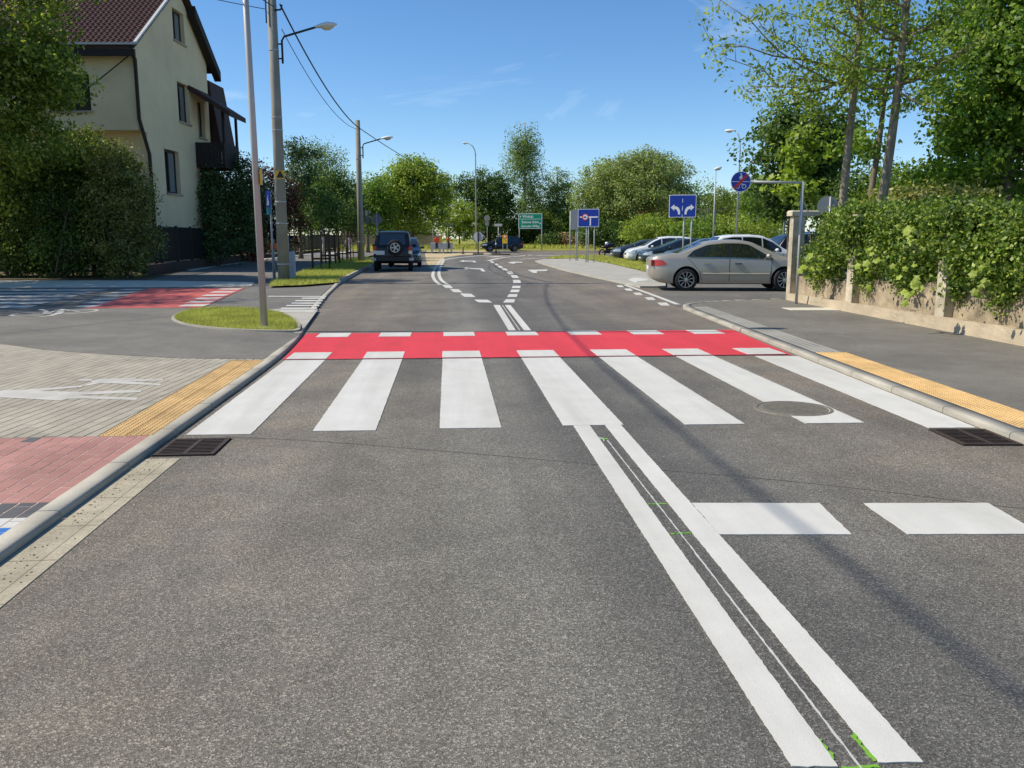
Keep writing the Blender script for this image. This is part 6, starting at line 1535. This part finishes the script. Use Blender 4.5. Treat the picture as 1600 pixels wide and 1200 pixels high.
b = (*at(1560, 395, 26)[:2], 0.1)
tree(b, 'big maple filling the upper right corner behind the wall', 9.5, 0.25, [lob(1545, 130, 26, b, 2.0, 2.3), lob(1600, 60, 26, b, 2.4, 2.2), lob(1510, 230, 26, b, 1.4, 1.1), lob(1600, 210, 26, b, 2.0, 2.0), lob(1560, 0, 27, b, 2.0, 1.2), lob(1490, 270, 25, b, 1.0, 0.8), lob(1660, 120, 26, b, 2.4, 3.0)], 'leaf_maple', nclump=760, per=46, cr=0.28, size=0.145, seed=66, limbs=26, aspect=0.8)
for k, (px, py, D, rx, rz, lf, lab) in enumerate([(1430, 300, 27, 2.0, 0.9, 'leaf_maple', 'bushy green thicket behind the wall right of the ash trunks'), (1360, 300, 30, 1.8, 1.0, 'leaf_dark', 'dark thicket behind the wall between the ash trunks'), (1540, 290, 29, 2.4, 1.1, 'leaf_hedge', 'thicket behind the wall below the big corner maple'), (1460, 318, 23, 1.6, 0.32, 'leaf_olive', 'olive-brown scrub on top of the wall in the middle')]):
    bb = (*at(px, 395, D)[:2], 0.1); shrub(lab, bb, [lob(px, py, D, bb, rx, rz), lob(px-30, py+25, D, bb, rx*0.8, rz*0.8), lob(px+35, py+22, D, bb, rx*0.8, rz*0.8)], lf, 240, 48, 0.22, 0.115, 90+k)
# --- background trees
def bg(px, D, ybase, lab, lobes_px, leaf, barkm, H_py, r, nclump, per, cr, size, seed, zb=0.0, name='tree', limbs=14, **kw):
    b = (*at(px, 390, D)[:2], zb); H = vz(b[0], b[1], H_py)-zb
    return tree(b, lab, H, r, [lob(q[0], q[1], D, b, q[2], q[3]) for q in lobes_px], leaf, barkm, int(nclump*1.15), int(per*1.6), cr*0.85, size*0.68, seed, name, limbs, **kw)
bg(470, 62, 0, 'tall thin pine behind the nearer concrete pole', [(468, 240, 1.2, 0.9), (470, 290, 1.9, 1.8), (478, 330, 2.2, 1.6)], 'leaf_pine', 'bark', 235, 0.16, 210, 40, 0.4, 0.24, 101, name='pine_tree')
bg(505, 66, 0, 'airy birch with pale trunk right of the pine', [(500, 240, 1.9, 1.3), (508, 285, 2.1, 2.2), (495, 320, 1.8, 1.6)], 'leaf_birch', 'bark_birch', 235, 0.14, 230, 34, 0.45, 0.2, 102, name='birch_tree', droop=0.35, aspect=0.5)
bg(528, 58, 0, 'dark leafy maple over the stake frames on the grass strip', [(525, 300, 1.6, 1.5), (518, 335, 1.9, 1.2), (540, 330, 1.4, 1.2)], 'leaf_dark', 'bark', 290, 0.14, 240, 38, 0.35, 0.22, 103)
for k, l in enumerate(YT):
    tree((l[0], l[1], 0.1), ['thin young tree inside the nearest stake frame', 'thin young tree inside the second stake frame', 'thin young tree inside the third stake frame', 'thin young tree inside the farthest stake frame'][k], 3.6, 0.035, [(0, 0, 3.3, 0.75, 0.75, 0.9), (0.1, 0, 2.6, 0.5, 0.5, 0.5)], 'leaf_dark', 'bark', 46, 26, 0.2, 0.12, 110+k, 'young_tree', 8, group='young trees on the grass strip')
bg(645, 92, 0, 'bright lime-green chestnut tree left of centre', [(650, 290, 3.6, 2.6), (620, 300, 2.6, 2.6), (675, 300, 2.4, 2.6), (650, 262, 2.2, 1.4), (600, 315, 1.8, 2.2), (645, 335, 4.2, 2.2)], 'leaf_lime', 'bark', 262, 0.28, 460, 40, 0.55, 0.36, 120, limbs=20)
bg(575, 88, 0, 'lime-green tree tops behind the farther concrete pole', [(585, 300, 2.0, 1.8), (565, 320, 1.8, 1.8), (590, 335, 2.2, 2.0)], 'leaf_maple', 'bark', 285, 0.2, 220, 36, 0.5, 0.32, 121)
bg(545, 95, 0, 'dark conifer between the maple and the farther concrete pole', [(545, 320, 1.8, 2.6), (552, 345, 2.2, 2.0)], 'leaf_pine', 'bark', 290, 0.2, 180, 36, 0.5, 0.3, 122, name='conifer')
bg(765, 116, 0, 'dense dark tree behind the tall curved street lamp', [(765, 300, 3.0, 3.2), (745, 320, 2.6, 2.6), (785, 320, 2.4, 3.0), (770, 350, 4.0, 2.4), (735, 290, 2.2, 1.8)], 'leaf_dark', 'bark', 268, 0.3, 420, 40, 0.55, 0.36, 123, 0.6, limbs=20)
bg(718, 112, 0, 'lilac-like shrub tree with creamy blossom behind the roadworks barrier', [(722, 338, 2.4, 2.0), (708, 350, 1.8, 1.8), (735, 352, 2.0, 1.8)], 'leaf_lime', 'bark', 320, 0.12, 200, 36, 0.4, 0.3, 124, 0.5, extra=('blossom', 60, 12, 0.22))
bg(700, 118, 0, 'grey-green thin-leaved tree behind the lime chestnut', [(698, 300, 2.2, 2.4), (705, 325, 2.0, 2.4)], 'leaf_willow', 'bark', 275, 0.2, 130, 26, 0.55, 0.3, 125, 0.5)
bg(820, 122, 0, 'tall birch rising above the green direction board', [(822, 215, 2.2, 2.6), (818, 255, 3.0, 3.0), (828, 290, 2.6, 3.0), (812, 235, 1.8, 2.0), (822, 320, 2.4, 2.4)], 'leaf_birch', 'bark_birch', 190, 0.28, 330, 32, 0.6, 0.3, 126, 0.6, name='birch_tree', limbs=22, droop=0.5)
bg(870, 124, 0, 'loose green tree right of the tall birch', [(872, 295, 2.6, 2.8), (862, 325, 3.0, 2.6), (885, 330, 2.8, 2.4), (850, 340, 2.4, 2.2)], 'leaf_willow', 'bark', 272, 0.24, 300, 34, 0.55, 0.32, 127, 0.6, limbs=18)
bg(990, 98, 0, 'huge rounded willow behind the blue signs', [(990, 270, 4.8, 2.8), (950, 290, 3.6, 3.0), (1040, 280, 3.8, 2.8), (1000, 310, 6.0, 2.8), (925, 320, 2.6, 2.6), (1065, 310, 2.4, 2.6), (1010, 250, 2.6, 1.5)], 'leaf_willow', 'bark', 245, 0.45, 900, 40, 0.55, 0.32, 128, 0.2, limbs=34, droop=0.35, name='willow_tree')
for k, (px, py, D, rx, rz, lf, lab) in enumerate([(1020, 358, 82, 3.0, 1.5, 'leaf_lime', 'yellow-green bush behind the parked cars left of the lane sign'), (950, 362, 95, 3.6, 1.6, 'leaf_dark', 'dark undergrowth behind the motorcycle'), (1100, 362, 80, 3.4, 1.4, 'leaf_maple', 'green bush behind the parked cars under the short street lamp'), (1165, 362, 78, 3.6, 1.7, 'leaf_lime', 'green bush behind the parked cars under the round sign'),
                                  (1150, 330, 105, 4.8, 3.2, 'leaf_hedge', 'rounded tree beyond the lot behind the tall street lamp'), (1195, 320, 98, 3.0, 3.4, 'leaf_maple', 'rounded tree beyond the lot left of the dark maple'), (1100, 322, 190, 8, 5.0, 'leaf_maple', 'far woodland tree beyond the white house'), (862, 378, 112, 1.5, 0.9, 'leaf_dark', 'low round shrub on the bank right of the green board'),
                                  (890, 379, 113, 2.6, 0.95, 'dry_brush', 'brown dry brush on the bank below the blue weight limit sign'), (835, 355, 118, 3.2, 2.2, 'leaf_hedge', 'dark undergrowth behind the green direction board'), (620, 362, 112, 5.0, 1.8, 'leaf_hedge', 'bushes above the beige boundary wall'), (1590, 330, 60, 5, 3.0, 'leaf_maple', 'distant bushes seen at the right edge above the ivy'), (915, 350, 122, 4.0, 2.6, 'leaf_maple', 'green thicket behind the blue weight limit sign')]):
    bb = (*at(px, 390, D)[:2], 0.2); s_ = D/90
    shrub(lab, bb, [lob(px, py, D, bb, rx, rz), lob(px-rx*6, py+4, D, bb, rx*0.7, rz*0.8), lob(px+rx*6, py+4, D, bb, rx*0.7, rz*0.8)], lf, 260, 50, 0.34*s_, 0.19*s_, 140+k, 'bush' if rz < 2 else 'tree', 'bush' if rz < 2 else 'tree')
# far wood line closing the horizon
rg = np.random.default_rng(9); lb = []
for x in np.arange(-170, 240, 7.0): lb.append((x+rg.normal()*2, 150+rg.normal()*6, 2.0+rg.random()*1.5, 5, 4, 3.0+rg.random()*2.2))
V, _ = crown(lb, 1500, 24, 0.9, 0.6, rg, 0.4); w = np_mesh('far_wood', V, 4, 'leaf_hedge'); w['kind'] = 'stuff'; w['label'] = 'far belt of woodland closing the view beyond the junction'; w['category'] = 'wood'
blades('grass', [(-60, 106.5), (80, 106.5), (80, 113), (-60, 113)], 0.25, 26000, 0.45, 0.12, 'long grass on the bank across the main road', 8)
# ------------------------------------------------------------------ the walker on the footpath
def person():
    x, y = gp(545, 399.5, PZ); o = tag(E('person', (x, y, PZ+0.006), math.pi/2), 'person in pink top and white trousers walking away along the footpath', 'person')
    J = {'pel': (0, 0, 0.95), 'sp': (0.01, 0, 1.15), 'ch': (0.02, 0, 1.34), 'nk': (0.03, 0, 1.49), 'hd': (0.05, 0, 1.58), 'tp': (0.05, 0, 1.70),
         'hl': (0.0, 0.09, 0.90), 'kl': (0.14, 0.09, 0.50), 'al': (0.10, 0.09, 0.09), 'tl': (0.25, 0.10, 0.04), 'hr': (0.0, -0.09, 0.90), 'kr': (-0.05, -0.09, 0.49), 'ar': (-0.32, -0.09, 0.16), 'tr': (-0.22, -0.10, 0.05),
         'sl': (0.02, 0.17, 1.41), 'el': (-0.05, 0.23, 1.14), 'wl': (0.02, 0.24, 0.90), 'ml': (0.05, 0.24, 0.82), 'sr': (0.02, -0.17, 1.41), 'er': (-0.02, -0.24, 1.14), 'wr': (0.14, -0.23, 0.94), 'mr': (0.18, -0.22, 0.87)}
    R_ = dict(pel=0.15, sp=0.125, ch=0.15, nk=0.055, hd=0.095, tp=0.075, hl=0.095, kl=0.065, al=0.045, tl=0.035, hr=0.095, kr=0.065, ar=0.045, tr=0.035, sl=0.065, el=0.045, wl=0.032, ml=0.03, sr=0.065, er=0.045, wr=0.032, mr=0.03)
    Ed = [('pel', 'sp'), ('sp', 'ch'), ('ch', 'nk'), ('nk', 'hd'), ('hd', 'tp'), ('pel', 'hl'), ('hl', 'kl'), ('kl', 'al'), ('al', 'tl'), ('pel', 'hr'), ('hr', 'kr'), ('kr', 'ar'), ('ar', 'tr'), ('ch', 'sl'), ('sl', 'el'), ('el', 'wl'), ('wl', 'ml'), ('ch', 'sr'), ('sr', 'er'), ('er', 'wr'), ('wr', 'mr')]
    # five finger chains on each hand
    for s, h in (('l', 'ml'), ('r', 'mr')):
        hx, hy, hz = J[h]; sg = 1 if s == 'l' else -1
        for i, (dx, ln) in enumerate(((0.03, 0.055), (0.015, 0.075), (0.0, 0.08), (-0.015, 0.072), (-0.03, 0.055))):
            k = f'f{s}{i}'; J[k+'a'] = (hx+dx, hy, hz-ln*0.55); J[k+'b'] = (hx+dx*1.1+0.01, hy-sg*0.01, hz-ln)
            R_[k+'a'] = 0.0095; R_[k+'b'] = 0.008; Ed += [(h, k+'a'), (k+'a', k+'b')]
    names = list(J); me = bpy.data.meshes.new('body'); me.from_pydata([J[k] for k in names], [(names.index(a), names.index(b)) for a, b in Ed], [])
    ob = bpy.data.objects.new('body', me); COL.objects.link(ob)
    md = ob.modifiers.new('skin', 'SKIN'); sv = me.skin_vertices[0].data if me.skin_vertices else None
    if sv is None:
        bm = bmesh.new(); bm.from_mesh(me); bm.verts.layers.skin.verify(); bm.to_mesh(me); bm.free(); sv = me.skin_vertices[0].data
    for i, k in enumerate(names): sv[i].radius = (R_[k], R_[k]); sv[i].use_root = (k == 'pel')
    sb = ob.modifiers.new('sub', 'SUBSURF'); sb.levels = 1; sb.render_levels = 1
    bpy.context.view_layer.update()
    nm = bpy.data.meshes.new_from_object(ob.evaluated_get(bpy.context.evaluated_depsgraph_get())); ob.modifiers.clear(); ob.data = nm; nm.name = 'body'
    nm.materials.clear()
    for m in ('skin', 'cloth_pink', 'cloth_white', 'shoe'): nm.materials.append(M[m])
    for p in nm.polygons:
        z = p.center.z; yy = abs(p.center.y)
        p.material_index = 3 if z < 0.10 else (2 if z < 0.98 and yy < 0.19 else (1 if 0.98 <= z < 1.46 and (yy < 0.20 or z > 1.12) else 0)); p.use_smooth = True
    ob.parent = o
    MB().lathe([(0.001, 0.125), (0.07, 0.105), (0.103, 0.04), (0.105, -0.03), (0.085, -0.10), (0.001, -0.12)], 'z', 14, (0.025, 0, 1.63)).obj('hair', 'hair', o, True)
    hd = MB(); hd.lathe([(0.001, 0.02), (0.016, 0.0), (0.001, -0.03)], 'z', 8, (0.15, 0, 1.60)); hd.obj('nose', 'skin', o, True)
    bg_ = MB().cbox(-0.1, 0.12, 0.25, 0.36, 0.72, 1.0, 0.03).obj('shoulder_bag', 'bag', o)
    MB().tube([(0.0, 0.30, 1.0), (0.0, 0.2, 1.44), (0.03, 0.1, 1.47)], 0.012, 6).obj('bag_strap', 'bag', o)
person()
bpy.context.view_layer.update()
